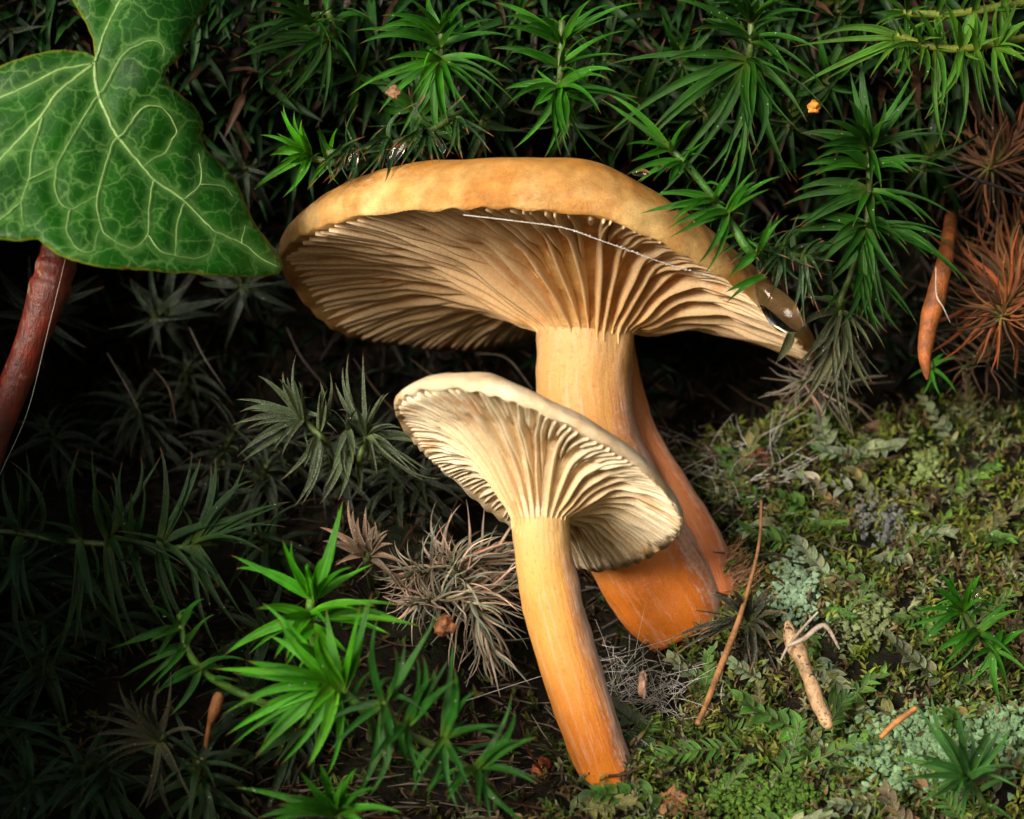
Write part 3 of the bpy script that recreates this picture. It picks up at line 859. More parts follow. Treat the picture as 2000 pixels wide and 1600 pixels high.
def hero(label, y, color, stem, groups, L=1.7, wd=0.17, key='leaf', root_to=None, group=None, stemr=(0.07, 0.06),
         stemcol=(0.06, 0.10, 0.02), extra=0, xL=0.9, xcol=None, bow=0.17, cat='moss', name='haircap_moss_shoot', fw=None, seed=None):
    """a moss shoot: stem through pixels (tip first), leaves listed as (base pixel, tip pixels)"""
    rnd = random.Random(seed if seed is not None else (len(hero_pts) * 13 + 5))
    sp = [W(q[0], q[1], y + (q[2] if len(q) > 2 else 0)) for q in stem]
    if root_to is not None: sp.append(root_to if isinstance(root_to, Vector) else W(*root_to))
    else:
        last = sp[-1]
        if last.z > 1.0: sp.append(Vector((last.x, max(last.y + 0.3, wall_y(last.z + 0.6) + 0.3), last.z + 0.6)))
        else:
            g0 = ground_at(stem[-1][0] + 10, min(stem[-1][1] + 45, 1640))
            if g0.y < last.y: g0 = gpt(last.x, last.y + 0.3)
            sp.append(g0 + Vector((0, 0.1, -0.1)))
    org = sp[-1]
    root = empty(name, org)
    tag(root, label, cat, group)
    add_stem(root, org, sp, stemr[0], stemr[1], stemcol)
    for base, tips in groups:
        dy = base[2] if len(base) > 2 else 0
        ext = []
        for tp in tips:
            if L > 0.9: ext.append((base[0] + (tp[0] - base[0]) * rnd.uniform(0.6, 0.95) + rnd.uniform(-34, 34), base[1] + (tp[1] - base[1]) * rnd.uniform(0.6, 0.95) + rnd.uniform(-30, 30), rnd.uniform(0.0, 0.3)))
        for tp in list(tips) + ext:
            b = W(base[0], base[1], y + dy)
            t2 = W(tp[0], tp[1], y + dy)
            l2 = (t2 - b).length
            Lw = max(L * rnd.uniform(0.85, 1.05), l2)
            dep = math.sqrt(max(0, Lw * Lw - l2 * l2))
            t2 = W(tp[0], tp[1], y + dy - min(dep * 0.75, 1.1) * (1 if rnd.random() < 0.8 else -0.3))
            ln = (t2 - b).length
            bw = tp[2] if len(tp) > 2 else bow
            mid = b * 0.45 + t2 * 0.55
            perp = Vector((0, 0, 1))
            d = (t2 - b).normalized()
            if abs(d.z) > 0.75: perp = Vector((1 if d.x <= 0 else -1, 0, 0)) * (-1 if d.z < 0 else 1) * -1
            p1 = mid + perp * bw * ln + Vector((0, -0.12 * ln, 0))
            face = Vector((rnd.uniform(-0.35, 0.35), -1, rnd.uniform(0.1, 0.7)))
            ww = wd * 0.98 * rnd.uniform(0.7, 1.2)
            V, F, lt = leaf_geo(b, p1, t2, ww, face, 10, 0.22, rnd.uniform(-0.6, 0.6))
            c = jit(color, rnd)
            obj('leaf', mesh('leaf', rel(V, org), F, M[key], attrs={'lt': ('VEC', lt)}), root, c)
            hero_pts.append((b * 0.3 + p1 * 0.4 + t2 * 0.3, key))
    # small inner leaves round the stem
    if extra:
        cc = catmull(sp[:-1] if len(sp) > 2 else sp, 40)
        for i in range(extra):
            u = (i + rnd.random()) / extra
            j = min(38, int(u * 39))
            pos = Vector(cc[j]); ax = (Vector(cc[j]) - Vector(cc[j + 1])).normalized()
            ph = i * 2.4 + rnd.uniform(-0.3, 0.3)
            o1 = ax.orthogonal().normalized(); o2 = ax.cross(o1)
            rad = o1 * math.cos(ph) + o2 * math.sin(ph)
            el = math.radians(35 - 45 * u + rnd.uniform(-12, 12))
            d = rad * math.cos(el) + ax * math.sin(el)
            place_leaf(root, org, pos, d, ax, xL * rnd.uniform(0.8, 1.2) * (0.7 + 0.3 * min(1, u * 3)), key, jit(xcol or color, rnd), rnd)
    return root

def shoot(label, tip, base, n, L, key, color, group=None, el0=55, el1=-10, stemr=(0.05, 0.05), stemcol=(0.05, 0.06, 0.02), seed=0,
          name='haircap_moss_shoot', cat='moss', sag=0.0, span=(0.0, 0.8)):
    """a moss shoot with leaves set in a spiral round the stem; tip and base are points"""
    rnd = random.Random(seed)
    tip, base = Vector(tip), Vector(base)
    mid = (tip + base) / 2 + Vector((rnd.uniform(-0.2, 0.2), 0, -sag))
    root = empty(name, base)
    tag(root, label, cat, group)
    cc = catmull([tip, mid, base], 40)
    add_stem(root, base, [tip, mid, base], stemr[0], stemr[1], stemcol)
    for i in range(n):
        u = span[0] + (span[1] - span[0]) * (i + rnd.random() * 0.5) / n
        j = min(38, int(u * 39))
        pos = Vector(cc[j]); ax = (Vector(cc[j]) - Vector(cc[j + 1])).normalized()
        ph = i * 2.39996 + rnd.uniform(-0.3, 0.3)
        o1 = ax.orthogonal().normalized(); o2 = ax.cross(o1)
        rad = o1 * math.cos(ph) + o2 * math.sin(ph)
        f = (u - span[0]) / (span[1] - span[0])
        el = math.radians(el0 + (el1 - el0) * min(1, f * 1.6) + rnd.uniform(-14, 14))
        d = rad * math.cos(el) + ax * math.sin(el)
        place_leaf(root, base, pos, d, ax, L * rnd.uniform(0.75, 1.15) * (0.55 + 0.45 * min(1, f * 3)), key, jit(color, rnd, 0.6 if key == 'curl' else 0.25), rnd)
    return root

FRESH = (0.050, 0.25, 0.006, 0.0)
GREEN = (0.026, 0.145, 0.004, 0.03)
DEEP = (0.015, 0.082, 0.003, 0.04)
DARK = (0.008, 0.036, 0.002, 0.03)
DUSTY = (0.042, 0.080, 0.020, 0.55)
OLIVE = (0.045, 0.060, 0.018, 0.3)
BROWN = (0.050, 0.028, 0.012, 0.2)
RUST = (0.17, 0.055, 0.014, 0.1)
PALE = (0.46, 0.38, 0.29, 0.5)

hero('bright haircap moss star above the large cap with a tan flake on one leaf', 0.6, GREEN,
     [(862, 60, 0), (860, 125, 0.2), (862, 140, 1.2)],
     [((858, 118), [(751, 119), (677, 191), (737, 224), (784, 261), (882, 261), (945, 248), (1020, 215, 0.2), (989, 231), (984, 170, 0.25), (873, 325), (908, 308), (830, 200)]),
      ((860, 90), [(691, 61), (1003, 73), (964, 38), (760, 60)]), ((862, 62), [(744, 31), (933, 0), (814, 20), (880, 20), (860, -10), (905, 15)])],
     extra=14, xL=0.75, xcol=FRESH, seed=1)
hero('bright haircap moss star with paired leaves pointing straight down at the large cap', 0.2, GREEN,
     [(1098, 40, 0), (1094, 165, 0.1), (1094, 180, 1.4)],
     [((1092, 172), [(1000, 294), (1097, 306), (1117, 312), (1061, 312), (1180, 318, 0.2), (1265, 217, 0.2), (985, 175), (1204, 141, 0.25), (1165, 205)]),
      ((1094, 130), [(960, 95), (1150, 72), (1231, 60)]), ((1096, 85), [(965, 5), (970, 55), (1264, 6), (1200, 20), (1050, 30), (1130, 15)])],
     extra=18, xL=0.75, xcol=FRESH, seed=2)
hero('large deep green haircap moss star with long drooping curved leaves over the large cap', -0.3, DEEP,
     [(1468, 40, 0), (1465, 110, 0.1), (1466, 130, 1.4)],
     [((1462, 118), [(1187, 126, 0.1), (1279, 249, 0.14), (1252, 288, 0.12), (1174, 276), (1301, 367, 0.15), (1249, 417, 0.16), (1387, 378, 0.08), (1429, 402, 0.05), (1481, 297), (1480, 348),
                     (1546, 357, 0.1), (1577, 240, 0.15), (1531, 153), (1477, 180), (1632, 240, 0.2)]),
      ((1466, 80), [(1318, 0), (1350, 60), (1372, 57), (1617, 181, 0.2), (1600, 100), (1495, 84)]), ((1468, 45), [(1400, -20), (1540, -10), (1440, -30), (1600, 30)])],
     extra=14, xL=0.9, L=2.2, wd=0.19, seed=3)
hero('tall haircap moss shoot with stacked whorls standing at the right end of the large cap', 0.3, DEEP,
     [(1697, 285, -0.2), (1698, 370, 0), (1692, 450, 0.2), (1660, 540, 0.5), (1640, 610, 0.9)],
     [((1696, 288, -0.2), [(1682, 111, 0.03), (1785, 135, 0.05), (1874, 267, 0.12), (1700, 364), (1610, 237), (1649, 231), (1595, 292), (1728, 196), (1562, 261), (1658, 195)]),
      ((1698, 330, -0.1), [(1811, 342), (1775, 339), (1565, 325), (1559, 351), (1850, 330)]),
      ((1698, 375, 0), [(1557, 444), (1664, 447), (1808, 435), (1865, 423), (1527, 402), (1720, 470)]),
      ((1690, 440, 0.2), [(1559, 532), (1592, 532), (1614, 556), (1686, 487), (1727, 583), (1700, 643), (1719, 653), (1676, 629), (1776, 568), (1778, 500), (1772, 480), (1818, 508), (1868, 484), (1541, 430), (1904, 565)]),
      ((1680, 520, 0.5), [(1793, 637), (1730, 685), (1640, 640), (1760, 650)])],
     extra=20, xL=0.9, L=1.55, wd=0.2, seed=4, root_to=(1690, 640, 8.6))
hero('dull grey-green hanging moss tuft below the right margin of the large cap', 0.9, OLIVE,
     [(1645, 590, 0), (1640, 640, 0.4)],
     [((1640, 610), [(1604, 673), (1667, 715), (1706, 685), (1553, 712), (1595, 824), (1637, 814), (1686, 775), (1707, 772), (1568, 790), (1532, 790), (1671, 802), (1544, 817), (1620, 760), (1730, 740), (1655, 850)]),
      ((1547, 650, -0.8), [(1520, 706)])],
     extra=6, xL=1.0, L=1.7, wd=0.16, seed=5, root_to=(1660, 640, 8.6))
hero('small bright moss star perched on the left shoulder of the large cap', -0.6, FRESH,
     [(585, 300, 0), (615, 310, 0.1), (680, 320, 0.6)],
     [((606, 306), [(506, 264), (525, 304), (546, 320), (495, 369), (550, 388), (571, 376), (553, 203), (590, 232), (540, 290), (575, 215)]), ((640, 315), [(600, 372), (622, 250), (660, 250)])],
     extra=8, xL=0.5, L=1.15, wd=0.13, seed=6, root_to=(760, 300, 5.6))
hero('green moss shoot with thick stem lying across the right front of the large cap', -2.2, GREEN,
     [(1285, 275, 0.2), (1330, 310, 0.1), (1385, 375, 0.1), (1430, 440, 0.2), (1490, 500, 0.8)],
     [((1308, 292), [(1171, 192, 0.03), (1231, 316, 0.04), (1350, 235)]), ((1335, 318), [(1222, 343), (1241, 358), (1301, 372), (1400, 270)]), ((1395, 392), [(1273, 384), (1350, 411), (1249, 418, 0.05), (1440, 300)]),
      ((1420, 415), [(1303, 448), (1333, 451), (1376, 535), (1300, 415), (1525, 345), (1480, 330)]), ((1478, 495, 0.2), [(1420, 549), (1540, 420)]), ((1495, 540, 0.3), [(1417, 594)])],
     extra=34, xL=0.5, L=1.25, wd=0.13, stemr=(0.06, 0.10), stemcol=(0.035, 0.12, 0.012), seed=7, root_to=(1600, 430, 5.0))
hero('yellow-green moss shoot lying sideways with leaves hanging from its arched stem', -0.2, (0.05, 0.15, 0.012, 0.0),
     [(1752, 66, 0), (1800, 86, 0), (1870, 96, 0), (1960, 82, 0.2), (2060, 60, 0.8)],
     [((1762, 76), [(1697, 156), (1745, 174), (1557, 170, 0.05), (1542, 93, 0.05)]), ((1800, 90), [(1802, 163), (1726, 150), (1760, 30)]), ((1830, 95), [(1824, 298), (1850, 303), (1805, 235), (1790, 20)]),
      ((1875, 98), [(1859, 295), (1840, 190), (1805, 235), (1850, 10), (1900, 20)]), ((1908, 100), [(1926, 225), (1944, 237), (1920, 0)]), ((1945, 90), [(1964, 237), (2015, 110), (2020, 40), (1955, 0), (1990, 170)])],
     extra=40, xL=0.7, L=1.3, wd=0.15, stemr=(0.07, 0.10), stemcol=(0.13, 0.17, 0.015), seed=8, root_to=(2150, 20, 4.0))
hero('second yellow-green moss stem with upright leaves behind the arched one', 0.9, (0.04, 0.13, 0.012, 0.0),
     [(1745, 25, 0), (1850, 28, 0), (1960, 12, 0.2), (2060, -10, 0.8)],
     [((1770, 28), [(1690, -10), (1740, 110), (1700, 60), (1780, -40)]), ((1830, 30), [(1820, 120), (1850, -40), (1860, 110)]), ((1900, 24), [(1880, 140), (1925, -40), (1910, 130)]), ((1960, 14), [(1950, 140), (1990, -40), (2000, 120)])],
     extra=26, xL=0.7, L=1.3, wd=0.15, stemr=(0.08, 0.11), stemcol=(0.13, 0.18, 0.02), seed=9, root_to=(2150, -40, 4.6))
hero('dark moss shoot with leaf tips combed sideways above the small star', 1.4, DEEP,
     [(640, 20, 0), (660, 70, 0.4)],
     [((640, 75), [(471, 110), (450, 119, 0.08), (485, 178), (523, 182), (558, 196, 0.14), (492, 119), (627, 229, 0.1), (516, 224), (697, 143)]), ((610, 45), [(471, 68), (480, 90), (688, 80), (500, 20), (700, 10), (560, -10)])],
     extra=10, xL=1.0, wd=0.13, seed=10)

hero('brightest fresh haircap moss star in front of the withered pale tuft', -3.6, FRESH,
     [(612, 1150, 0), (605, 1200, 0.1), (615, 1260, 0.4), (640, 1330, 0.8)],
     [((612, 1170), [(670, 975, 0.05), (450, 1084, 0.06), (732, 1100, 0.04), (690, 1108), (570, 1055), (630, 1090), (600, 1100)]), ((604, 1205), [(436, 1282, 0.16), (703, 1193), (778, 1183), (826, 1225, 0.1), (535, 1288), (500, 1190), (760, 1240)]),
      ((612, 1225, -0.2), [(682, 1279, 0.03), (560, 1300)])],
     extra=6, xL=0.6, L=1.5, wd=0.19, stemr=(0.09, 0.08), stemcol=(0.09, 0.22, 0.02), seed=11)
hero('large fresh green moss star with pale streaked leaves combed to one side in the foreground', -4.8, (0.045, 0.23, 0.006, 0.0),
     [(640, 1330, 0), (665, 1350, 0.2), (720, 1400, 0.8)],
     [((655, 1338), [(415, 1307, 0.08), (481, 1291, 0.08), (454, 1315, 0.05), (439, 1438, 0.14), (443, 1466, 0.16), (496, 1483, 0.12), (547, 1495, 0.1), (524, 1241), (511, 1177), (600, 1500, 0.1), (470, 1370)]),
      ((668, 1350, -0.2), [(637, 1186, 0.02), (727, 1156, 0.03), (703, 1180, 0.03), (620, 1230)])],
     extra=6, xL=0.8, L=1.7, wd=0.20, stemr=(0.09, 0.09), stemcol=(0.06, 0.17, 0.02), seed=12)
hero('dark green moss shoot with erect leaves in front of the small mushroom stem', -5.2, (0.014, 0.085, 0.007, 0.03),
     [(740, 1350, 0), (780, 1420, 0.1), (870, 1470, 0.4), (960, 1540, 0.9)],
     [((750, 1375), [(865, 1183, 0.03), (740, 1200), (769, 1474, 0.1), (640, 1474), (682, 1576), (790, 1250)]), ((795, 1415), [(880, 1282, 0.04), (892, 1327, 0.06), (814, 1282), (720, 1500), (840, 1540)]),
      ((868, 1440), [(886, 1246, 0.03), (930, 1350), (800, 1560), (990, 1420, 0.1), (900, 1590)]), ((930, 1500), [(1050, 1440, 0.1), (1000, 1350), (960, 1620), (1060, 1530), (870, 1570)])],
     extra=18, xL=1.1, L=1.6, wd=0.17, seed=13)
hero('mid green moss star at the foot of the large foreground star', -5.0, GREEN,
     [(655, 1570, 0), (680, 1640, 0.3)],
     [((655, 1588), [(457, 1538, 0.1), (586, 1507, 0.05), (625, 1492), (700, 1500), (560, 1560), (740, 1540), (500, 1600), (790, 1590)])],
     extra=8, xL=1.0, L=1.6, wd=0.2, seed=14)
hero('dark creeping moss shoot with a long stem and leaves standing both sides below the twig', -1.5, (0.010, 0.046, 0.006, 0.12),
     [(420, 1060, 0.3), (330, 1072, 0), (240, 1066, 0), (120, 1056, 0), (20, 1040, 0), (-60, 1040, 0.3)],
     [((210, 1050), [(315, 889, 0.08), (180, 870, 0.05), (192, 913), (399, 1103, 0.1), (375, 1135), (270, 1174), (282, 1276, 0.1)]), ((155, 1050), [(155, 875), (130, 948), (144, 1270, 0.08), (240, 1219), (87, 1324)]),
      ((310, 1062), [(312, 870), (375, 880), (495, 1021), (348, 1198), (366, 1225), (459, 1177), (380, 1240)]), ((380, 1060), [(420, 892), (477, 904), (570, 980, 0.12), (560, 1030), (435, 1285), (480, 1240), (500, 945), (520, 1080)]),
      ((40, 1045), [(65, 1309), (66, 1249), (20, 1200), (90, 930), (10, 900), (-20, 1180), (50, 880)]), ((260, 1065), [(240, 900), (280, 940), (330, 1230)])],
     extra=24, xL=1.3, L=1.7, wd=0.16, seed=15, root_to=(-140, 1060, 2.5))
hero('small moss shoot with bright green stem between the creeping shoot and the large foreground star', -3.2, (0.025, 0.13, 0.012, 0.05),
     [(350, 1200, 0), (362, 1260, 0), (395, 1310, 0.1), (450, 1345, 0.3), (540, 1390, 0.6)],
     [((352, 1225), [(207, 1270, 0.03), (300, 1297), (300, 1190), (400, 1170)]), ((364, 1262), [(231, 1327, 0.08), (258, 1357, 0.05), (420, 1200)]), ((390, 1305), [(300, 1360), (330, 1400), (480, 1290)])],
     extra=5, xL=0.6, L=1.3, wd=0.13, stemr=(0.06, 0.09), stemcol=(0.06, 0.16, 0.015), seed=16)
hero('wilted brownish moss star with ragged leaves beside an upright brown capsule', -3.4, (0.040, 0.040, 0.015, 0.25),
     [(312, 1440, 0), (330, 1480, 0.4)],
     [((312, 1448), [(175, 1399), (231, 1330), (291, 1351), (166, 1471), (200, 1501), (264, 1588), (363, 1546), (312, 1330), (189, 1435), (384, 1429), (260, 1380), (340, 1600)]), ((305, 1430), [(210, 1375), (240, 1360)])],
     extra=8, xL=1.0, L=1.4, wd=0.12, seed=17, key='dead')
hero('dusty grey-green haircap moss star beside the pale rim of the small cap', -0.6, DUSTY,
     [(575, 790, 0), (598, 825, 0.1), (640, 870, 0.5)],
     [((592, 820), [(504, 734), (553, 725), (459, 781), (489, 803), (451, 832), (480, 839), (532, 883, 0.18), (462, 893), (480, 874), (574, 745), (579, 690), (591, 745)]), ((622, 845), [(573, 992, 0.2), (588, 988, 0.2), (546, 940), (625, 745), (640, 760)])],
     extra=8, xL=0.7, L=1.4, wd=0.14, seed=18, key='leaf')
hero('frosted moss star with mouldy curled leaves nearest the pale rim of the small cap', -0.9, DUSTY,
     [(725, 830, 0), (715, 855, 0.1), (700, 910, 0.5)],
     [((715, 850), [(774, 832, 0.15), (760, 767), (750, 770), (816, 934, 0.1), (859, 935, -0.25), (855, 871), (714, 908), (832, 940, -0.15), (693, 796), (670, 716), (681, 690), (790, 900)]),
      ((680, 840), [(690, 907), (688, 961), (625, 985), (660, 979), (640, 800), (700, 800)])],
     extra=8, xL=0.7, L=1.4, wd=0.13, seed=19)
hero('dry brown dead moss star with pale stubby leaves above the brightest star', -1.6, (0.15, 0.085, 0.045, 0.6),
     [(718, 1075, 0), (716, 1100, 0.2)],
     [((717, 1085), [(624, 1030), (681, 973), (690, 994), (717, 1015), (759, 1036), (768, 1063), (630, 1057), (654, 1105), (816, 1177, 0.12), (800, 1110), (700, 1010)])],
     extra=6, xL=0.5, L=1.0, wd=0.16, seed=20, key='dead')
hero('wet blackish moss star with spread leaves at the foot of the thick orange stem', 0.2, (0.020, 0.022, 0.010, 0.25),
     [(1462, 1200, 0), (1470, 1225, 0.1), (1490, 1270, 0.3)],
     [((1462, 1212), [(1377, 1155), (1300, 1255), (1312, 1285), (1365, 1235), (1430, 1151), (1468, 1155), (1510, 1141), (1541, 1200), (1517, 1335), (1457, 1360), (1450, 1330), (1530, 1250)])],
     extra=8, xL=0.7, L=1.3, wd=0.15, seed=21, key='wet')
hero('fresh green moss star with a clear drop between its upright leaves on the right bank', -0.9, GREEN,
     [(1872, 1170, 0), (1890, 1210, 0.1), (1950, 1290, 0.5)],
     [((1880, 1195), [(1780, 1200), (1818, 1148), (1832, 1118), (1918, 1120), (1790, 1267), (1860, 1110), (1940, 1160)]), ((1910, 1235), [(1830, 1270), (1832, 1316), (1979, 1176), (1990, 1290), (1850, 1310)]), ((1940, 1270), [(2010, 1230), (1880, 1340), (1960, 1390), (2020, 1330)])],
     extra=10, xL=0.6, L=1.2, wd=0.14, seed=22)
hero('spreading green moss star rising out of the pale mint lichen', -3.2, (0.030, 0.13, 0.016, 0.15),
     [(1885, 1505, 0), (1900, 1530, 0.2), (1930, 1590, 0.5)],
     [((1888, 1518), [(1780, 1362, 0.03), (1738, 1477, 0.06), (1748, 1526, 0.1), (1787, 1578), (1857, 1561), (1870, 1379, 0.03), (1902, 1407), (1937, 1428), (1902, 1585), (1975, 1417), (1990, 1500), (1830, 1420)])],
     extra=8, xL=0.9, L=1.6, wd=0.17, seed=23)
hero('tiny bright moss star behind the tip of the orange-brown spike', 3.2, (0.035, 0.17, 0.012, 0.0),
     [(1816, 705, 0), (1820, 725, 0.3)],
     [((1817, 718), [(1772, 742), (1799, 775), (1814, 766), (1838, 775), (1871, 772), (1775, 694), (1870, 700), (1790, 680), (1845, 690)])],
     extra=4, xL=0.4, L=0.75, wd=0.10, seed=24)

WETG = (0.012, 0.050, 0.006, 0.1)
hero('soaked dark moss mat plastered on the left shoulder of the large cap', -0.95, WETG,
     [(640, 300, -0.3), (720, 290, 0.2), (820, 265, 0.6), (900, 220, 1.6)],
     [((690, 280), [(600, 372), (640, 360), (655, 345), (680, 352), (620, 330)]), ((760, 270), [(700, 348), (720, 345), (745, 335), (690, 300), (760, 340)]), ((830, 255), [(780, 330), (800, 325), (845, 320), (860, 322), (770, 290)]), ((890, 230), [(905, 315), (930, 305), (870, 310), (960, 300)])],
     extra=30, xL=0.9, L=1.2, wd=0.11, key='wet', seed=51, bow=0.1, root_to=(960, 190, 5.4))
hero('soaked dark moss mat plastered on the right shoulder of the large cap', -1.3, WETG,
     [(1470, 480, -0.4), (1520, 490, 0.1), (1580, 500, 0.8)],
     [((1490, 470), [(1420, 520), (1450, 450), (1470, 560), (1440, 490), (1520, 420)]), ((1530, 480), [(1500, 590), (1540, 580), (1560, 440), (1480, 540)]), ((1570, 495), [(1590, 600), (1600, 560), (1560, 620), (1610, 470), (1575, 650)])],
     extra=26, xL=0.8, L=1.1, wd=0.11, key='wet', seed=52, bow=0.1, root_to=(1680, 470, 6.0))
# withered tufts: shared leaves in a spiral
shoot('rust-brown dead moss tuft fanned out behind the orange-brown spike', W(1955, 620, 2.0), W(2040, 470, 5.5), 190, 1.8, 'curl', RUST, 'rusty dead tufts on the right', 30, -25, seed=31, name='dead_moss_tuft')
shoot('dark rusty dead moss tuft above the fanned one at the bank edge', W(1930, 330, 2.6), W(2060, 230, 6.0), 150, 1.8, 'curl', (0.09, 0.034, 0.012, 0.1), 'rusty dead tufts on the right', 20, -30, seed=32, name='dead_moss_tuft')
shoot('brown dead moss tuft under the fanned rusty one', W(1880, 720, 3.4), W(2010, 640, 6.5), 60, 1.2, 'curl', (0.08, 0.04, 0.018, 0.2), 'rusty dead tufts on the right', 30, -20, seed=33, name='dead_moss_tuft')
for i, (a, b, n, L, lab) in enumerate([
        ((790, 1125, 0.2), (985, 1085, 1.8), 120, 1.2, 'withered pale moss tuft with curled leaves beside the small mushroom stem'),
        ((800, 1180, -0.4), (985, 1150, 1.4), 110, 1.1, 'withered pale moss tuft behind the brightest star'),
        ((880, 1090, 0.2), (955, 1260, 1.0), 110, 1.2, 'ragged pale moss tuft with hanging shreds beside the small mushroom stem')]):
    shoot(lab, W(*a), W(*b), n, L, 'curl', PALE, 'withered pale tufts', 75, -60, seed=40 + i, name='dead_moss_tuft', span=(0.0, 1.0))
shoot('greyish dead tuft with horizontal leaves beneath the right end of the large cap', W(1560, 745, 3.6), W(1650, 760, 6.5), 60, 1.2, 'curl', (0.16, 0.115, 0.09, 0.5), None, 40, 0, seed=46, name='dead_moss_tuft')

# dark background shoots in the overhang and the hollow
NICK = {(860, 125): 'the flake-bearing star', (1095, 170): 'the star with paired down-pointing leaves', (1465, 110): 'the large drooping star', (1697, 330): 'the tall whorled shoot',
        (610, 306): 'the small bright star on the cap', (640, 70): 'the sideways-combed shoot', (1850, 90): 'the arched yellow-green shoot', (1340, 320): 'the shoot lying on the cap',
        (612, 1180): 'the brightest star', (655, 1340): 'the large foreground star', (780, 1420): 'the erect-leaved dark shoot', (210, 1060): 'the creeping shoot', (370, 1280): 'the small bright-stemmed shoot',
        (312, 1445): 'the wilted brownish star', (595, 820): 'the dusty star', (715, 850): 'the frosted star', (30, 700): 'the red twig', (300, 330): 'the ivy leaf', (655, 1580): 'the mid green foot star',
        (870, 960): 'the rim of the small cap', (718, 1085): 'the dry brown star'}
def near(px, py): return NICK[min(NICK, key=lambda q: (q[0] - px) ** 2 + (q[1] - py) ** 2)]
rnd = random.Random(77)
k = 0
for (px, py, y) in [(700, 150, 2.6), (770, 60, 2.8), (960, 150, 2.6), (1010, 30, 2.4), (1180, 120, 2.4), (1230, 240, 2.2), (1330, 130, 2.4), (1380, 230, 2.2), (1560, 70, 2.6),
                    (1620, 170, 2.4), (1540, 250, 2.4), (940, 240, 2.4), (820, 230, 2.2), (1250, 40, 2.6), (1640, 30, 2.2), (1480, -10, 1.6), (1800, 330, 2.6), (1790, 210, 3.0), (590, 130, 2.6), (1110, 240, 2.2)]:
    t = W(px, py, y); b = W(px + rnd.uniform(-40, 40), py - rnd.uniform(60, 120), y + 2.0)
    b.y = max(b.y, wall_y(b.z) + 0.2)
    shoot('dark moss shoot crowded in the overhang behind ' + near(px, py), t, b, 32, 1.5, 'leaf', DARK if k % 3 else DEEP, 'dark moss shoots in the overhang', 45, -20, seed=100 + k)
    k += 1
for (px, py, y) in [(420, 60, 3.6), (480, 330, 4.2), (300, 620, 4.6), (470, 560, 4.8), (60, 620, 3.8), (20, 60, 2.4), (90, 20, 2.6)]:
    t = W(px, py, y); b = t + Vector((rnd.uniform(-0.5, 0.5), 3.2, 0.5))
    shoot('shade-tinted moss shoot in the dark hollow behind ' + near(px, py), t, b, 28, 1.5, 'leaf', (0.008, 0.022, 0.008, 0.25), 'shade-tinted moss shoots in the hollow', 45, -10, seed=200 + k)  # near-black leaf colour paints in the shade of the hollow
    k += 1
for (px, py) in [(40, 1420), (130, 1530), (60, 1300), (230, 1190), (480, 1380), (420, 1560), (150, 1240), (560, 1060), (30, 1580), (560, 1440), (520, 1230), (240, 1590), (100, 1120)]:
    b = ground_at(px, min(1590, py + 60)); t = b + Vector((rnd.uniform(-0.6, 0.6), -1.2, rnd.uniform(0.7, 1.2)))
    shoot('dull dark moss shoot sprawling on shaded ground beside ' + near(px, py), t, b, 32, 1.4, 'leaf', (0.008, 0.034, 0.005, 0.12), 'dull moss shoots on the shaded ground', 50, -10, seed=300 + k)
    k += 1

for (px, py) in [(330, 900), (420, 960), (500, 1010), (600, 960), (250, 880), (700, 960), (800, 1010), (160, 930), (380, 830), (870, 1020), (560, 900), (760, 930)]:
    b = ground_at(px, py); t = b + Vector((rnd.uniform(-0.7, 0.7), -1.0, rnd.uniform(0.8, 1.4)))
    shoot('shade-tinted moss shoot on the litter slope behind ' + near(px, py), t, b, 32, 1.3, 'leaf', (0.008, 0.022, 0.005, 0.3), 'shade-tinted moss shoots behind the dusty stars', 50, -10, seed=400 + k)  # leaves coloured near black to stand in for shade on this slope
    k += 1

# ------------------------------------------------------------------ sticks, spike, litter
stick('brown_spike', 'orange-brown pointed woody spike hanging upright between moss shoot and rusty tuft', 'spike',
      [(1811, 742, 1.2), (1809, 725, 1.2), (1806, 690, 1.2), (1815, 630, 1.3), (1830, 570, 1.4), (1844, 515, 1.6), (1850, 480, 2.2), (1856, 440, 3.6), (1860, 420, 8.7)],
      [0.02, 0.08, 0.135, 0.20, 0.20, 0.17, 0.15, 0.14, 0.14], (0.26, 0.075, 0.014), 16, rough=0.16, seed=3, alpha=0.35, n=60)
stick('speckled_twig', 'pale tan twig stub with black mould specks lying on the moss', 'twig',
      [(1622, 1423, -2.2), (1615, 1408, -2.2), (1590, 1350, -2.0), (1570, 1300, -1.7), (1556, 1265, -1.5), (1545, 1235, -1.35), (1538, 1215, -1.2)],
      [0.03, 0.11, 0.14, 0.125, 0.16, 0.12, 0.05], (0.40, 0.25, 0.13), 18, rough=0.38, seed=5, alpha=1.0, n=50)
stick('straw_stem', 'thin brown straw stem leaning against the wet blackish star', 'stem',
      [(1487, 978, 0.6), (1484, 1050, 0.3), (1470, 1120, 0.0), (1440, 1220, -0.5), (1405, 1310, -1.1), (1378, 1380, -1.6), (1362, 1415, -1.9)],
      [0.03, 0.035, 0.04, 0.06, 0.065, 0.06, 0.055], (0.24, 0.11, 0.04), 10, rough=0.12, seed=6)
stick('dry_needle', 'grey dry needle lying across the speckled twig', 'needle', [(1538, 1262, -2.0), (1570, 1248, -2.0), (1610, 1222, -1.9), (1640, 1268, -1.9)],
      [0.03, 0.05, 0.05, 0.02], (0.30, 0.24, 0.19), 8, rough=0.1)
stick('dry_needle', 'pale bent needle sticking up from the speckled twig end', 'needle', [(1598, 1195, -1.5), (1570, 1225, -1.6), (1540, 1262, -1.8), (1525, 1290, -1.9)],
      [0.02, 0.03, 0.03, 0.02], (0.34, 0.28, 0.22), 8)
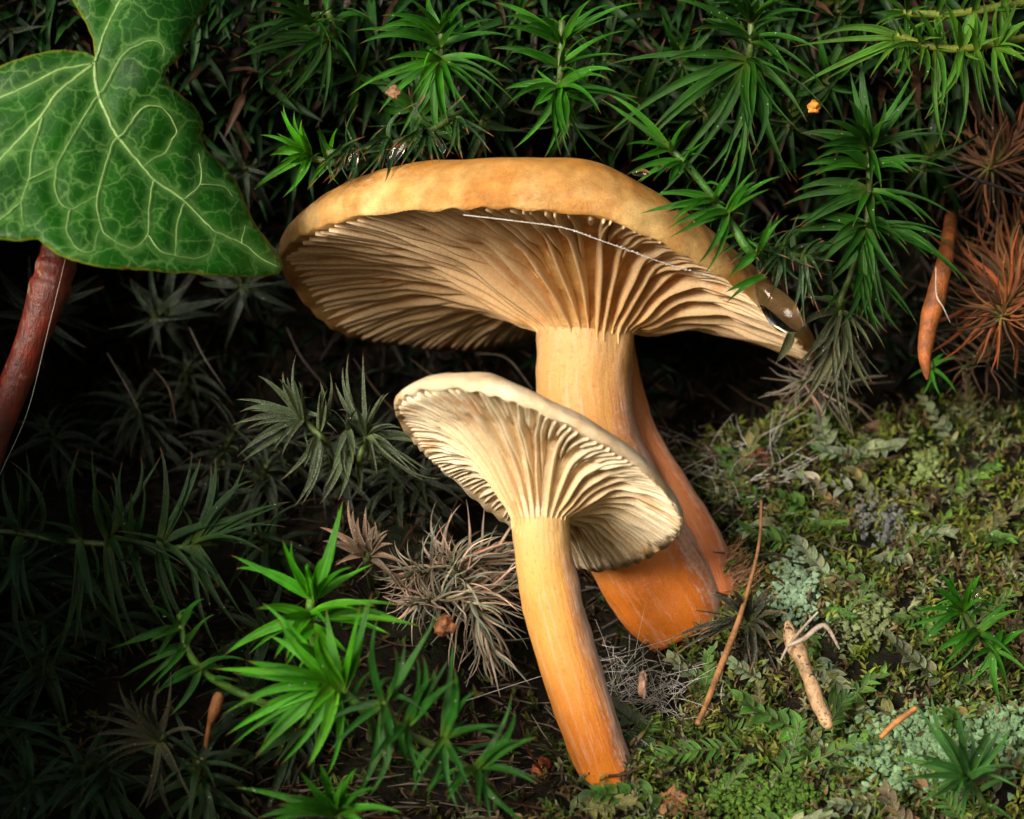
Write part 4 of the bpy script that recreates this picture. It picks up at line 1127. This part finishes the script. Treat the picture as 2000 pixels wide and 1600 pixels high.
stick('orange_stalk', 'short orange-brown stalk lying beside the mint lichen', 'stalk', [(1790, 1382, -2.8), (1765, 1400, -2.8), (1745, 1415, -2.8), (1720, 1440, -2.7)],
      [0.05, 0.06, 0.055, 0.05], (0.36, 0.15, 0.04), 10)
stick('white_needle', 'thin white bent hair lying along the orange-brown spike', 'needle', [(1828, 522, 1.0), (1829, 575, 1.0), (1842, 600, 1.0), (1856, 630, 1.1)],
      [0.010, 0.018, 0.018, 0.008], (0.40, 0.34, 0.28), 6)
stick('black_thread', 'black wiry thread crossing the dark rusty tuft', 'thread', [(1862, 318, 1.8), (1880, 340, 1.8), (1940, 362, 2.0), (2020, 390, 2.4)],
      [0.02, 0.03, 0.04, 0.04], (0.01, 0.008, 0.008), 6)
stick('capsule', 'upright brown moss capsule beside the wilted moss star', 'capsule', [(428, 1352, -3.8), (426, 1362, -3.8), (420, 1385, -3.75), (414, 1402, -3.7), (408, 1420, -3.6), (400, 1470, -3.4), (395, 1540, -3.2)],
      [0.05, 0.10, 0.11, 0.08, 0.045, 0.04, 0.04], (0.26, 0.10, 0.03), 12, n=40)
for i, pts in enumerate([[(1290, 880, 3.4), (1330, 860, 4.0), (1420, 900, 4.5)], [(1310, 930, 3.2), (1400, 890, 3.8), (1500, 900, 4.2)], [(1260, 760, 5), (1300, 830, 4.6), (1330, 890, 4.2)],
                         [(1345, 1030, 3.0), (1400, 1000, 3.2), (1440, 960, 3.6)], [(800, 700, 6), (860, 740, 5.5), (960, 760, 5)], [(690, 700, 6), (740, 770, 5.6), (800, 830, 5)], [(560, 640, 6), (590, 700, 6), (640, 760, 6)],
                         [(930, 690, 6.5), (990, 700, 6), (1040, 760, 5.6)], [(300, 720, 4.6), (330, 760, 4.4), (345, 830, 4)], [(210, 690, 4.6), (250, 760, 4.2), (275, 810, 4)], [(370, 640, 5), (400, 700, 4.7), (440, 760, 4.5)]]):
    stick('dry_needle', 'thin dry needle stranded in the dark hollow behind the mushroom stems', 'needle', pts, [0.016, 0.024, 0.010],
          [(0.06, 0.042, 0.033), (0.09, 0.07, 0.055), (0.06, 0.03, 0.014)][i % 3], 6, group='dry needles in the hollow')

def lump(name, label, cat, px, py, y, r, color, mat, group=None, seed=0, sq=(1, 1, 1)):
    c = W(px, py, y)
    rnd = random.Random(seed)
    NU, NV = 28, 20
    V, F = [], []
    for j in range(NV + 1):
        ph = math.pi * j / NV
        for i in range(NU):
            th = 2 * math.pi * i / NU
            d = Vector((math.sin(ph) * math.cos(th), math.sin(ph) * math.sin(th), math.cos(ph)))
            q = 1 + 0.55 * noise.noise(d * 1.3 + Vector((seed * 3.7, 0, 0))) + 0.3 * noise.noise(d * 3.1 + Vector((0, seed * 2.3, 0))) + 0.15 * noise.noise(d * 8 + Vector((0, 0, seed)))
            V.append(Vector((d.x * r * sq[0], d.y * r * sq[1], d.z * r * sq[2])) * q)
    for j in range(NV):
        for i in range(NU):
            a, b = j * NU + i, j * NU + (i + 1) % NU
            F.append((a, a + NU, b + NU, b))
    o = obj(name, mesh(name, V, F, mat), None, color, loc=c)
    return tag(o, label, cat, group)
def on_ground(px, py): 
    g0 = ground_at(px, py); return g0.y
lump('pebble', 'orange and tan pebble half buried in moss below the small mushroom foot', 'pebble', 1312, 1575, on_ground(1312, 1575) - 0.1, 0.30, (0.22, 0.10, 0.035, 1.0), M['bark'], seed=3)
lump('brown_bud', 'brown bud with white mould on top, between the pale tufts and the dark shoot', 'bud', 868, 1222, -2.6, 0.18, (0.22, 0.08, 0.03, 0.6), M['bark'], seed=4)
lump('larva_case', 'pale tan grub-like case caught in white threads beside the small stem', 'case', 1255, 1338, -0.9, 0.13, (0.50, 0.30, 0.20, 0.3), M['bark'], seed=5, sq=(0.7, 0.7, 1.7))
lump('red_crumb', 'small rust-red crumb at the foot of the small mushroom', 'crumb', 1058, 1505, on_ground(1058, 1505) - 0.05, 0.2, (0.28, 0.06, 0.015, 0.4), M['bark'], seed=6)
lump('red_crumb', 'dusty red-brown crumb in the litter behind the thick orange stem', 'crumb', 1475, 905, on_ground(1475, 905) - 0.1, 0.3, (0.20, 0.05, 0.02, 0.4), M['bark'], seed=7)
lump('orange_crumb', 'bright orange crumb stuck on a leaf tip above the tall moss shoot', 'crumb', 1590, 210, -0.9, 0.12, (0.55, 0.20, 0.02, 0.3), M['bark'], seed=8, sq=(1.1, 0.8, 0.9))
lump('brown_crumb', 'dark brown crumb beside the pebble', 'crumb', 1215, 1553, on_ground(1215, 1553) - 0.05, 0.12, (0.14, 0.06, 0.04, 0.5), M['bark'], seed=9)
lump('brown_flake', 'tan withered flake caught on a leaf of the bright star beside it', 'flake', 768, 180, -0.2, 0.11, (0.20, 0.10, 0.045, 0.6), M['bark'], seed=10, sq=(1.2, 0.5, 1.0))
lump('red_cup', 'wet red-brown cup-shaped scrap on the right bank above the green star', 'scrap', 1972, 1125, on_ground(1972, 1125) - 0.1, 0.24, (0.16, 0.04, 0.02, 0.3), M['bark'], seed=11, sq=(1.2, 0.8, 0.6))

# ------------------------------------------------------------------ bank cover on the right: sprigs, carpet, lichen, threads
def ovate(wd, cup, mat, seed):
    V, F, lt = [], [], []
    N = 6
    for i in range(N + 1):
        t = i / N
        ww = wd * math.sin(math.pi * min(0.97, (0.06 + 0.94 * t)) ** 0.85) ** 0.8
        if i == N: ww = 0.004
        z = -0.25 * t * t + 0.05 * math.sin(seed + 5 * t)
        for s in (-1, 0, 1):
            V.append(Vector((t, s * ww, z + (abs(s) * cup * ww))))
            lt.append((t * 0.8, s, 0))
    for i in range(N):
        for k2 in (0, 1):
            a = i * 3 + k2
            F.append((a, a + 1, a + 4, a + 3))
    return mesh('leaf', V, F, mat, attrs={'lt': ('VEC', lt)})
M['sprig'] = mat_leaf('sprig leaf', rough=0.45, trans=0.25, tipcol=(0.2, 0.22, 0.12), tip0=1.2)
UL['ovate'] = [ovate(0.22 + 0.03 * s, 0.5, M['sprig'], s * 1.7) for s in range(4)]
UL['narrow'] = [ovate(0.09 + 0.015 * s, 0.6, M['sprig'], s * 1.1) for s in range(4)]

def sprig(label, base, direction, up, L, n, ll, key, color, group=None, seed=0):
    rnd = random.Random(seed)
    base = Vector(base); d = Vector(direction).normalized(); up = Vector(up).normalized()
    root = empty('leafy_moss_sprig', base)
    tag(root, label, 'moss', group)
    side = d.cross(up).normalized()
    bend = side * rnd.uniform(-0.25, 0.25) + up * rnd.uniform(-0.1, 0.25)
    pts = [base + d * L * u + bend * L * u * u for u in (0, 0.35, 0.7, 1.0)]
    add_stem(root, base, pts, 0.03, 0.018, (0.06, 0.07, 0.02))
    cc = catmull(pts, 30)
    for i in range(n):
        u = 0.06 + 0.92 * i / (n - 1)
        j = min(28, int(u * 29))
        pos = Vector(cc[j]); ax = (Vector(cc[j + 1]) - Vector(cc[j])).normalized()
        s = 1 if i % 2 else -1
        dd = ax * (0.55 + 0.5 * u) + side * s * (0.9 - 0.5 * u) + up * rnd.uniform(0.0, 0.5)
        place_leaf(root, base, pos, dd, up + side * -0.3 * s, ll * rnd.uniform(0.75, 1.2) * (1 - 0.3 * u), key, jit(color, rnd, 0.3), rnd)
    return root

SP_PALE = (0.17, 0.23, 0.12, 0.5); SP_OLIVE = (0.13, 0.13, 0.035, 0.2); SP_GREEN = (0.06, 0.16, 0.02, 0.1); SP_GREY = (0.18, 0.21, 0.16, 0.8); SP_BROWN = (0.16, 0.10, 0.05, 0.35)
HS = [('pale silvery-green leafy sprig fanned out behind the straw stem', (1590, 1000), (1460, 1080), 16, 0.42, SP_PALE),
      ('olive leafy sprig with folded leaves beside the silvery fan', (1640, 1010), (1560, 1120), 16, 0.40, SP_OLIVE),
      ('nearly white dusty sprig with few rounded leaves above the silvery fan', (1680, 970), (1540, 925), 10, 0.40, SP_GREY),
      ('green leafy sprig with upright pointed leaves above the silvery fan', (1580, 1010), (1530, 960), 10, 0.36, SP_GREEN),
      ('pale leafy sprig lapping over the small mushroom stem', (1270, 1440), (1175, 1370), 12, 0.36, SP_PALE),
      ('green leafy sprig wrapped round the buried foot of the small mushroom', (1290, 1560), (1150, 1545), 12, 0.4, SP_GREEN),
      ('olive leafy sprig in front of the buried foot of the small mushroom', (1130, 1590), (1240, 1560), 12, 0.38, SP_OLIVE),
      ('pale leafy sprig below the one lapping the small mushroom stem', (1290, 1480), (1190, 1430), 12, 0.34, SP_PALE),
      ('green leafy sprig with large wet leaves beside the speckled twig tip', (1580, 1440), (1440, 1380), 12, 0.48, SP_GREEN),
      ('dull leafy sprig curling from under the speckled twig', (1590, 1300), (1650, 1350), 10, 0.40, SP_PALE),
      ('olive leafy sprig with broad leaves beneath the drop-bearing star', (1830, 1330), (1740, 1270), 12, 0.42, (0.09, 0.11, 0.05, 0.35)),
      ('green leafy sprig at the side of the wet blackish star', (1440, 1170), (1370, 1190), 8, 0.36, SP_GREEN),
      ('feathery fine green sprig sweeping past the small mushroom foot', (1450, 1470), (1260, 1450), 24, 0.42, SP_GREEN),
      ('brown withered leafy sprig under the dull hanging tuft', (1740, 830), (1640, 880), 14, 0.42, SP_BROWN),
      ('tan withered leafy sprig beside the mint lichen lobe', (1700, 1140), (1610, 1180), 12, 0.4, SP_BROWN)]
for i, (lab, a, b, n, ll, c) in enumerate(HS):
    A = ground_at(*a); A = A + Vector((0, -0.15, 0.05))
    y2 = A.y - 0.5
    B = W(b[0], b[1], y2)
    sprig(lab, A, B - A, Vector((0.1, -0.8, 0.6)), (B - A).length, n, ll, 'narrow' if 'feathery' in lab else 'ovate', c, None, 500 + i)

rnd = random.Random(9)
kinds = [('pale green leafy moss sprig creeping over the bank among the fine moss', 'ovate', SP_PALE), ('olive leafy moss sprig creeping over the bank among the fine moss', 'ovate', SP_OLIVE),
         ('fresh green leafy moss sprig creeping over the bank among the fine moss', 'ovate', SP_GREEN), ('withered brown moss sprig creeping over the bank among the fine moss', 'ovate', SP_BROWN),
         ('feathery narrow-leaved moss sprig creeping over the bank among the fine moss', 'narrow', SP_GREEN)]
grps = ['pale sprigs on the bank', 'olive sprigs on the bank', 'green sprigs on the bank', 'withered sprigs on the bank', 'feathery sprigs on the bank']
cnt = 0
while cnt < 120:
    x = rnd.uniform(1.6, 10.4); y = rnd.uniform(-5.0, 5.5)
    if x < 3.6 and y > 0.4: continue
    if x < 2.8 and y > -1.2: continue
    kk = rnd.choices(range(5), [3, 3, 3, 2, 4])[0]
    P0 = gpt(x, y); n0 = gnorm(x, y)
    a = rnd.uniform(0, 6.28)
    tdir = (Vector((math.cos(a), math.sin(a), 0)) - n0 * (n0.x * math.cos(a) + n0.y * math.sin(a))).normalized()
    d = tdir + n0 * rnd.uniform(0.15, 0.7)
    L = rnd.uniform(0.8, 1.7)
    sprig(kinds[kk][0], P0, d, n0 + Vector((0, -0.5, 0)), L, rnd.randint(10, 16) if kk < 4 else 20, rnd.uniform(0.26, 0.44), kinds[kk][1], kinds[kk][2], grps[kk], 900 + cnt)
    cnt += 1
# left-of-centre ground between the dark shoots and the small mushroom
cnt = 0
while cnt < 34:
    x = rnd.uniform(-1.8, 2.4); y = rnd.uniform(-5.6, -2.7)
    P0 = gpt(x, y); n0 = gnorm(x, y); a = rnd.uniform(0, 6.28)
    d = Vector((math.cos(a), math.sin(a), 0.4))
    sprig('dim green sprig on the shaded ground at the foot of the small mushroom', P0, d, n0 + Vector((0, -0.5, 0)), rnd.uniform(0.6, 1.2), 10, 0.34, 'ovate', (0.07, 0.13, 0.035, 0.3), 'dim sprigs at the small mushroom foot', 1200 + cnt)
    cnt += 1

def scatter_mesh(name, tv, tf, mats3, pos, cols, mat, smooth=False):
    """many copies of a small template joined in one mesh, each with its own pigment"""
    tv = np.asarray(tv, np.float32); k = len(tv); n = len(pos)
    V = np.einsum('nij,kj->nki', mats3, tv) + pos[:, None, :]
    V = (V.reshape(-1, 3) * S).astype(np.float32)
    nf = len(tf); fs = len(tf[0])
    F = (np.asarray(tf)[None] + (np.arange(n) * k)[:, None, None]).reshape(-1, fs)
    me = bpy.data.meshes.new(name)
    me.vertices.add(len(V)); me.vertices.foreach_set('co', V.ravel())
    me.loops.add(F.size); me.loops.foreach_set('vertex_index', F.ravel().astype(np.int32))
    me.polygons.add(len(F))
    me.polygons.foreach_set('loop_start', np.arange(0, F.size, fs, dtype=np.int32))
    me.polygons.foreach_set('loop_total', np.full(len(F), fs, np.int32))
    a = me.attributes.new('col', 'FLOAT_COLOR', 'POINT')
    cc = np.concatenate([np.repeat(cols, k, axis=0), np.ones((n * k, 1))], axis=1).astype(np.float32)
    a.data.foreach_set('color', cc.ravel())
    if smooth: me.polygons.foreach_set('use_smooth', np.ones(len(F), bool))
    me.materials.append(mat)
    me.update(); me.validate()
    return obj(name, me)

def frames(d, up):
    d = d / np.linalg.norm(d, axis=1, keepdims=True)
    s = np.cross(up, d); s /= np.linalg.norm(s, axis=1, keepdims=True) + 1e-9
    u = np.cross(d, s)
    return np.stack([d, s, u], axis=2)

LEAF_T = [(0, 0, 0), (0.35, 0.16, 0.07), (0.4, 0, 0.0), (0.35, -0.16, 0.07), (0.75, 0.10, 0.0), (0.78, 0, -0.06), (0.75, -0.10, 0.0), (1.0, 0, -0.16)]
LEAF_F = [(0, 2, 1), (0, 3, 2), (1, 2, 4), (2, 5, 4), (2, 3, 5), (3, 6, 5), (4, 5, 7), (5, 6, 7)]
PAL = np.array([(0.07, 0.12, 0.015), (0.10, 0.13, 0.018), (0.14, 0.14, 0.028), (0.045, 0.08, 0.014), (0.10, 0.07, 0.03), (0.16, 0.18, 0.09), (0.06, 0.04, 0.022), (0.13, 0.17, 0.02)])
def carpet(name, label, nsh, xr, yr, leafl, nl, palw, seed, skip=None, hgt=0.25, dark=1.0):
    rg = np.random.default_rng(seed)
    pos, dirs, cols, lens = [], [], [], []
    i = 0
    while i < nsh:
        x = rg.uniform(*xr); y = rg.uniform(*yr)
        if skip and skip(x, y): continue
        i += 1
        p0 = gpt(x, y); nn = gnorm(x, y)
        q = noise.noise(Vector((x * 0.8, y * 0.8, seed)))
        ci = min(len(PAL) - 1, max(0, int(rg.choice(len(PAL), p=palw) if rg.random() < 0.45 else (q * 0.9 + 0.5) * len(PAL))))
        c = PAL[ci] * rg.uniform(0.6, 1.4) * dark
        ax = np.array(nn) + rg.normal(0, 0.5, 3); ax /= np.linalg.norm(ax)
        h = hgt * rg.uniform(0.5, 1.5)
        for k2 in range(nl):
            u = k2 / nl
            pos.append(np.array(p0) + ax * h * u - np.array(nn) * 0.05)
            dirs.append(ax * 0.6 + rg.normal(0, 0.75, 3)); cols.append(c * (0.85 + 0.4 * u)); lens.append(leafl * rg.uniform(0.6, 1.3))
    pos, dirs, cols, lens = np.array(pos), np.array(dirs), np.array(cols), np.array(lens)
    m3 = frames(dirs, rg.normal(0, 0.4, dirs.shape) + np.array([0, -0.6, 0.8])) * lens[:, None, None]
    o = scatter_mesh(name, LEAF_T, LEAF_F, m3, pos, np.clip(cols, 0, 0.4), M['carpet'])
    return tag(o, label, 'moss', None, 'stuff')
def skipr(x, y): return (x < 3.4 and y > 0.2) or (x < 2.4 and y > -1.6) or (x < 1 and y > -2.6)
pw = np.array([3, 3, 2, 3, 2, 1.5, 2, 2]); pw /= pw.sum()
carpet('moss_carpet', 'fine mixed green and brown moss covering the bank beside the mushrooms', 6400, (-1.5, 12.5), (-7, 6.5), 0.19, 10, pw, 1, skipr, 0.42)
pw2 = np.array([1, 0.5, 1, 2, 3, 0.5, 4, 0.3]); pw2 /= pw2.sum()
carpet('shaded_moss_carpet', 'sparse dark moss and litter on the shaded ground around the dark shoots', 1500, (-12, 2.4), (-9, 4), 0.25, 7, pw2, 2, None, 0.2, 0.45)  # palette dimmed: shade of this ground is put into the leaf colours

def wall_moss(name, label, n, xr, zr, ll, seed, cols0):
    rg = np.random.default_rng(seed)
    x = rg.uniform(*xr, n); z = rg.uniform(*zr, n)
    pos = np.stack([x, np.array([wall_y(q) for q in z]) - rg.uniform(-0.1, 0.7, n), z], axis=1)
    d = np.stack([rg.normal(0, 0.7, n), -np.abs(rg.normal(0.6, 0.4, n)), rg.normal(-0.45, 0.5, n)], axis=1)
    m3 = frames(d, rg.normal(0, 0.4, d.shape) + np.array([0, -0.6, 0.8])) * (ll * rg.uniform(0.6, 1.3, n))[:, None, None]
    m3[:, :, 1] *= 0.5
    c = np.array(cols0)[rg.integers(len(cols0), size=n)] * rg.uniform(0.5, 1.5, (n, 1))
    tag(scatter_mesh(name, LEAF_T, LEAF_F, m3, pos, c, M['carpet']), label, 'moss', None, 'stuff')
wall_moss('overhang_moss', 'dense dark moss leaves clothing the overhang above the large cap', 3200, (-13, 13), (5.3, 11.5), 1.3, 3,  # leaf colours kept dark in place of shade on the sunlit overhang face
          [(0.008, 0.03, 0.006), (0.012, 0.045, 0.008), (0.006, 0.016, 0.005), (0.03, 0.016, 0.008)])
wall_moss('hollow_moss', 'shade-tinted moss leaves clothing the back of the dark hollow', 1300, (-13, 12), (-0.5, 5.3), 1.2, 4,  # leaf colours darkened to stand in for the unlit hollow
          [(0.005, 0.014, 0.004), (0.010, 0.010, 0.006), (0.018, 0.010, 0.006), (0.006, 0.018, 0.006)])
# dead needle litter in the hollow
rg = np.random.default_rng(5)
NEED_T = [(0, 0.022, 0), (0, -0.022, 0), (0, 0, 0.03), (0.5, 0.025, 0.06), (0.5, -0.025, 0.06), (0.5, 0, 0.1), (1, 0.008, 0), (1, -0.008, 0), (1, 0, 0.012)]
NEED_F = [(0, 1, 4, 3), (1, 2, 5, 4), (2, 0, 3, 5), (3, 4, 7, 6), (4, 5, 8, 7), (5, 3, 6, 8)]
pos, dirs, cols, lens = [], [], [], []
npal = np.array([(0.10, 0.07, 0.05), (0.16, 0.12, 0.09), (0.05, 0.03, 0.02), (0.12, 0.05, 0.02), (0.20, 0.16, 0.13)])
for i in range(1900):
    if i >= 1500:
        x = rg.uniform(-4.5, 1.6); y = rg.uniform(-5.5, -0.5)
        p = np.array(gpt(x, y)) + np.array([0, 0, rg.uniform(0.02, 0.2)])
        d = np.array([rg.normal(), rg.normal(), rg.normal() * 0.3])
    elif i < 1050:
        x = rg.uniform(-11, 6.5); y = rg.uniform(0.5, 7.4)
        p = np.array(gpt(x, y)) + np.array([0, 0, rg.uniform(0.02, 0.25)])
        d = np.array([rg.normal(), rg.normal(), rg.normal() * 0.4])
    else:
        x = rg.uniform(-11, 11); z = rg.uniform(0.5, 5.5)
        p = np.array([x, wall_y(z) - rg.uniform(0.1, 0.5), z]); d = np.array([rg.normal() * 0.7, -abs(rg.normal()) * 0.4, -abs(rg.normal())])
    pos.append(p); dirs.append(d); cols.append(npal[rg.integers(5)] * rg.uniform(0.2, 0.7) * (1.3 if i >= 1500 else 0.4 if x < -2.5 else 1.0)); lens.append(rg.uniform(0.5, 1.4))  # needles darker left of centre: hollow shade painted into their colours
m3 = frames(np.array(dirs), rg.normal(0, 1, (1900, 3))) * np.array(lens)[:, None, None]
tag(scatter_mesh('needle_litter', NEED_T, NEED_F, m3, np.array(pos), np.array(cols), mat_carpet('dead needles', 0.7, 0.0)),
    'tangled dead needles and leaf litter in the dark hollow behind the mushrooms', 'litter', None, 'stuff')

# lichen patches
def lichen(label, cx, cy, sx, sy, n, col3, seed, size=0.16):
    rg = np.random.default_rng(seed)
    T, Fc = [(0, 0, 0.16)], []
    ns = 12
    for rr_, zz_ in ((0.5, 0.20), (0.86, 0.10), (1.0, -0.22)):
        for k2 in range(ns):
            a = 2 * math.pi * k2 / ns
            r = rr_ * (1 + 0.26 * rr_ * math.cos(3 * a) + 0.12 * rr_ * math.cos(5 * a + 1))
            T.append((r * math.cos(a), r * math.sin(a), zz_))
    for k2 in range(ns):
        j = (k2 + 1) % ns
        Fc.append((0, 1 + k2, 1 + j))
        for b in (1, 1 + ns): Fc += [(b + k2, b + ns + k2, b + ns + j), (b + k2, b + ns + j, b + j)]
    pos, nrm, cols = [], [], []
    for i in range(n):
        px, py = cx + rg.normal() * sx * 0.5, cy + rg.normal() * sy * 0.5
        g0 = ground_at(px, py); nn = gnorm(g0.x, g0.y)
        pos.append(np.array(g0) + np.array(nn) * (0.05 + 0.32 * rg.random()) + np.array([0, -0.05, 0])); nrm.append(np.array(nn) + rg.normal(0, 0.5, 3) + np.array([0, -0.6, 0]))
        cols.append(np.array(col3) * rg.uniform(0.7, 1.2))
    pos, nrm = np.array(pos), np.array(nrm)
    fr = frames(nrm, rg.normal(0, 1, nrm.shape))
    m3 = np.stack([fr[:, :, 1], fr[:, :, 2], fr[:, :, 0]], axis=2) * (size * rg.uniform(0.45, 1.35, n))[:, None, None]
    o = scatter_mesh('lichen_patch', T, Fc, m3, pos, np.array(cols), M['lichen'], True)
    tag(o, label, 'lichen')
M['lichen'] = mat_carpet('lichen', 0.85, 0.1)
lichen('pale mint lichen lobe between the silvery fan and the speckled twig', 1555, 1165, 45, 70, 420, (0.20, 0.30, 0.19), 1, 0.065)
lichen('broad crusty mint lichen patch around the spreading green star', 1800, 1480, 135, 75, 1400, (0.15, 0.25, 0.125), 2, 0.068)
lichen('mint lichen patch at the outer side of the spreading green star', 1950, 1440, 60, 45, 330, (0.14, 0.24, 0.12), 3, 0.065)
lichen('yellow-green crusty lichen above the speckled twig', 1690, 1225, 55, 40, 260, (0.17, 0.21, 0.09), 4, 0.06)
lichen('tiny yellow-green lichen crumbs high on the bank below the withered sprig', 1810, 920, 35, 45, 150, (0.18, 0.24, 0.08), 5, 0.06)
lichen('bright yellow-green cushion below the dry stalk beside the pebble', 1490, 1570, 110, 36, 900, (0.06, 0.125, 0.016), 6, 0.05)
lichen('grey crusty lichen on the dark stone-like crest of the bank', 1720, 1030, 60, 40, 240, (0.13, 0.135, 0.13), 7, 0.05)

# white fungal threads
rnd = random.Random(21)
wm = mat_plain('white threads', (0.62, 0.60, 0.54), 0.8, 0, 0.2)
def threads(label, cx, cy, sx, sy, n, seed, rad=0.008, L=(0.3, 0.9)):
    rnd = random.Random(seed)
    rts, drs, lns = [], [], []
    for i in range(n):
        g0 = ground_at(cx + rnd.gauss(0, sx), cy + rnd.gauss(0, sy))
        rts.append(g0 + Vector((0, -0.1, rnd.uniform(0.05, 0.35)))); drs.append((rnd.gauss(0, 1), rnd.gauss(0, 0.4), rnd.gauss(0, 0.6))); lns.append(rnd.uniform(*L))
    org = ground_at(cx, cy)
    tag(hairs('fungal_threads', rts, drs, lns, rad, wm, org, None, 0.7, seed), label, 'threads', None, 'stuff')
threads('cottony white fungal threads between the two mushroom feet', 1260, 1375, 55, 40, 260, 1, 0.007)
threads('grey cobweb threads over the litter behind the thick orange stem', 1420, 930, 60, 40, 120, 2, 0.011, (0.5, 1.2))

# ------------------------------------------------------------------ spider silk, water
def silk(label, pts, r, beads, seed):
    P = [W(*p) for p in pts]
    c = catmull(P, 60)
    V, F, _, _ = tube(c, [r] * 60, 5)
    rnd = random.Random(seed)
    for i in range(beads):
        q = Vector(c[rnd.randint(2, 57)]) + Vector((rnd.uniform(-0.05, 0.05), 0, 0))
        rr = rnd.uniform(1.3, 2.8) * r
        b = len(V)
        V += [q + Vector(d) * rr for d in ((1, 0, 0), (-1, 0, 0), (0, 1, 0), (0, -1, 0), (0, 0, 1), (0, 0, -1))]
        F += [tuple(b + t for t in f) for f in ((0, 2, 4), (2, 1, 4), (1, 3, 4), (3, 0, 4), (2, 0, 5), (1, 2, 5), (3, 1, 5), (0, 3, 5))]
    o = obj('spider_thread', mesh('spider_thread', rel(V, P[0]), F, wm), loc=P[0])
    tag(o, label, 'thread')
silk('beaded white spider thread strung under the margin of the large cap', [(905, 420, -2.5), (1000, 431, -2.75), (1100, 445, -2.8), (1165, 467, -2.75), (1230, 490, -2.6), (1300, 515, -2.3), (1360, 533, -1.9), (1395, 545, -1.25)], 0.008, 90, 1)
silk('faint spider thread stretched low behind the small mushroom stem', [(900, 1372, -2.9), (1060, 1320, -1.6), (1220, 1275, -0.4), (1330, 1242, 0.9)], 0.006, 10, 2)
silk('long faint spider thread hanging along the red twig', [(128, 505, -1.95), (95, 640, -1.95), (55, 800, -1.95), (10, 905, -1.95), (-40, 1010, -1.6)], 0.0035, 0, 3)

def drop(label, px, py, y, rx, ry, rz, group=None, tilt=0.0, seed=0, name='water_drop', nz=0.0):
    c = W(px, py, y)
    NU, NV = 24, 16
    V, F = [], []
    ca, sa = math.cos(tilt), math.sin(tilt)
    for j in range(NV + 1):
        ph = math.pi * j / NV
        for i in range(NU):
            th = 2 * math.pi * i / NU
            d = Vector((math.sin(ph) * math.cos(th), math.sin(ph) * math.sin(th), math.cos(ph)))
            k2 = 1 + nz * noise.noise(d * 1.1 + Vector((seed, 0, 0)))
            x, z = d.x * rx * k2 * (1 - 0.22 * d.z), d.z * rz * k2
            V.append(Vector((x * ca + z * sa, d.y * ry * k2, -x * sa + z * ca)))
    for j in range(NV):
        for i in range(NU):
            a, b = j * NU + i, j * NU + (i + 1) % NU
            F.append((a, a + NU, b + NU, b))
    return tag(obj(name, mesh(name, V, F, M['water']), loc=c), label, 'water', group)
drop('large clear water drop hanging on the right margin of the large cap', 1518, 600, 0.10, 0.30, 0.34, 0.66, tilt=-0.72, nz=0.12, seed=2)
drop('flat wet film of water between the cap and the moss at its left shoulder', 692, 306, -1.25, 0.09, 0.05, 0.28, tilt=0.35, nz=0.3, seed=3, name='water_film')
drop('long glistening film of water running down onto the left of the large cap', 776, 294, -1.3, 0.11, 0.05, 0.34, tilt=0.55, nz=0.3, seed=4, name='water_film')
drop('glistening film of water beside the bright star above the cap crown', 856, 275, -0.9, 0.07, 0.05, 0.24, tilt=-0.5, nz=0.3, seed=5, name='water_film')
drop('clear drop held between the upright leaves of the bank star', 1910, 1165, -1.2, 0.10, 0.08, 0.22, tilt=0.15)
drop('round clear droplet on the brightest moss star', 624, 1206, -4.1, 0.06, 0.06, 0.07)
drop('clear drop on the wet broad leaf beside the speckled twig', 1462, 1385, on_ground(1462, 1385) - 0.7, 0.16, 0.1, 0.09)
drop('long dewdrop under a leaf of the shoot lying on the large cap', 1252, 337, -2.6, 0.16, 0.07, 0.07)
drop('round dewdrop against the skin of the large cap', 1292, 327, -2.5, 0.065, 0.06, 0.06)
rnd = random.Random(5)
hp = [p for p, k2 in hero_pts if k2 == 'leaf']
M_drop = None
for i in range(46):
    p = rnd.choice(hp) + Vector((rnd.uniform(-0.08, 0.08), -0.02, rnd.uniform(-0.05, 0.05)))
    r = rnd.uniform(0.022, 0.045)
    if M_drop is None:
        bm_o = drop('tiny dewdrop beaded on a moss leaf', 0, 0, 0, 1, 1, 0.8); M_drop = bm_o.data
        bm_o.location = p * S; bm_o.scale = (r, r, r); bm_o['group'] = 'tiny dewdrops on moss leaves'; continue
    o = bpy.data.objects.new('water_drop', M_drop); col.objects.link(o)
    o.location = p * S; o.scale = (r, r, r)
    tag(o, 'tiny dewdrop beaded on a moss leaf', 'water', 'tiny dewdrops on moss leaves')
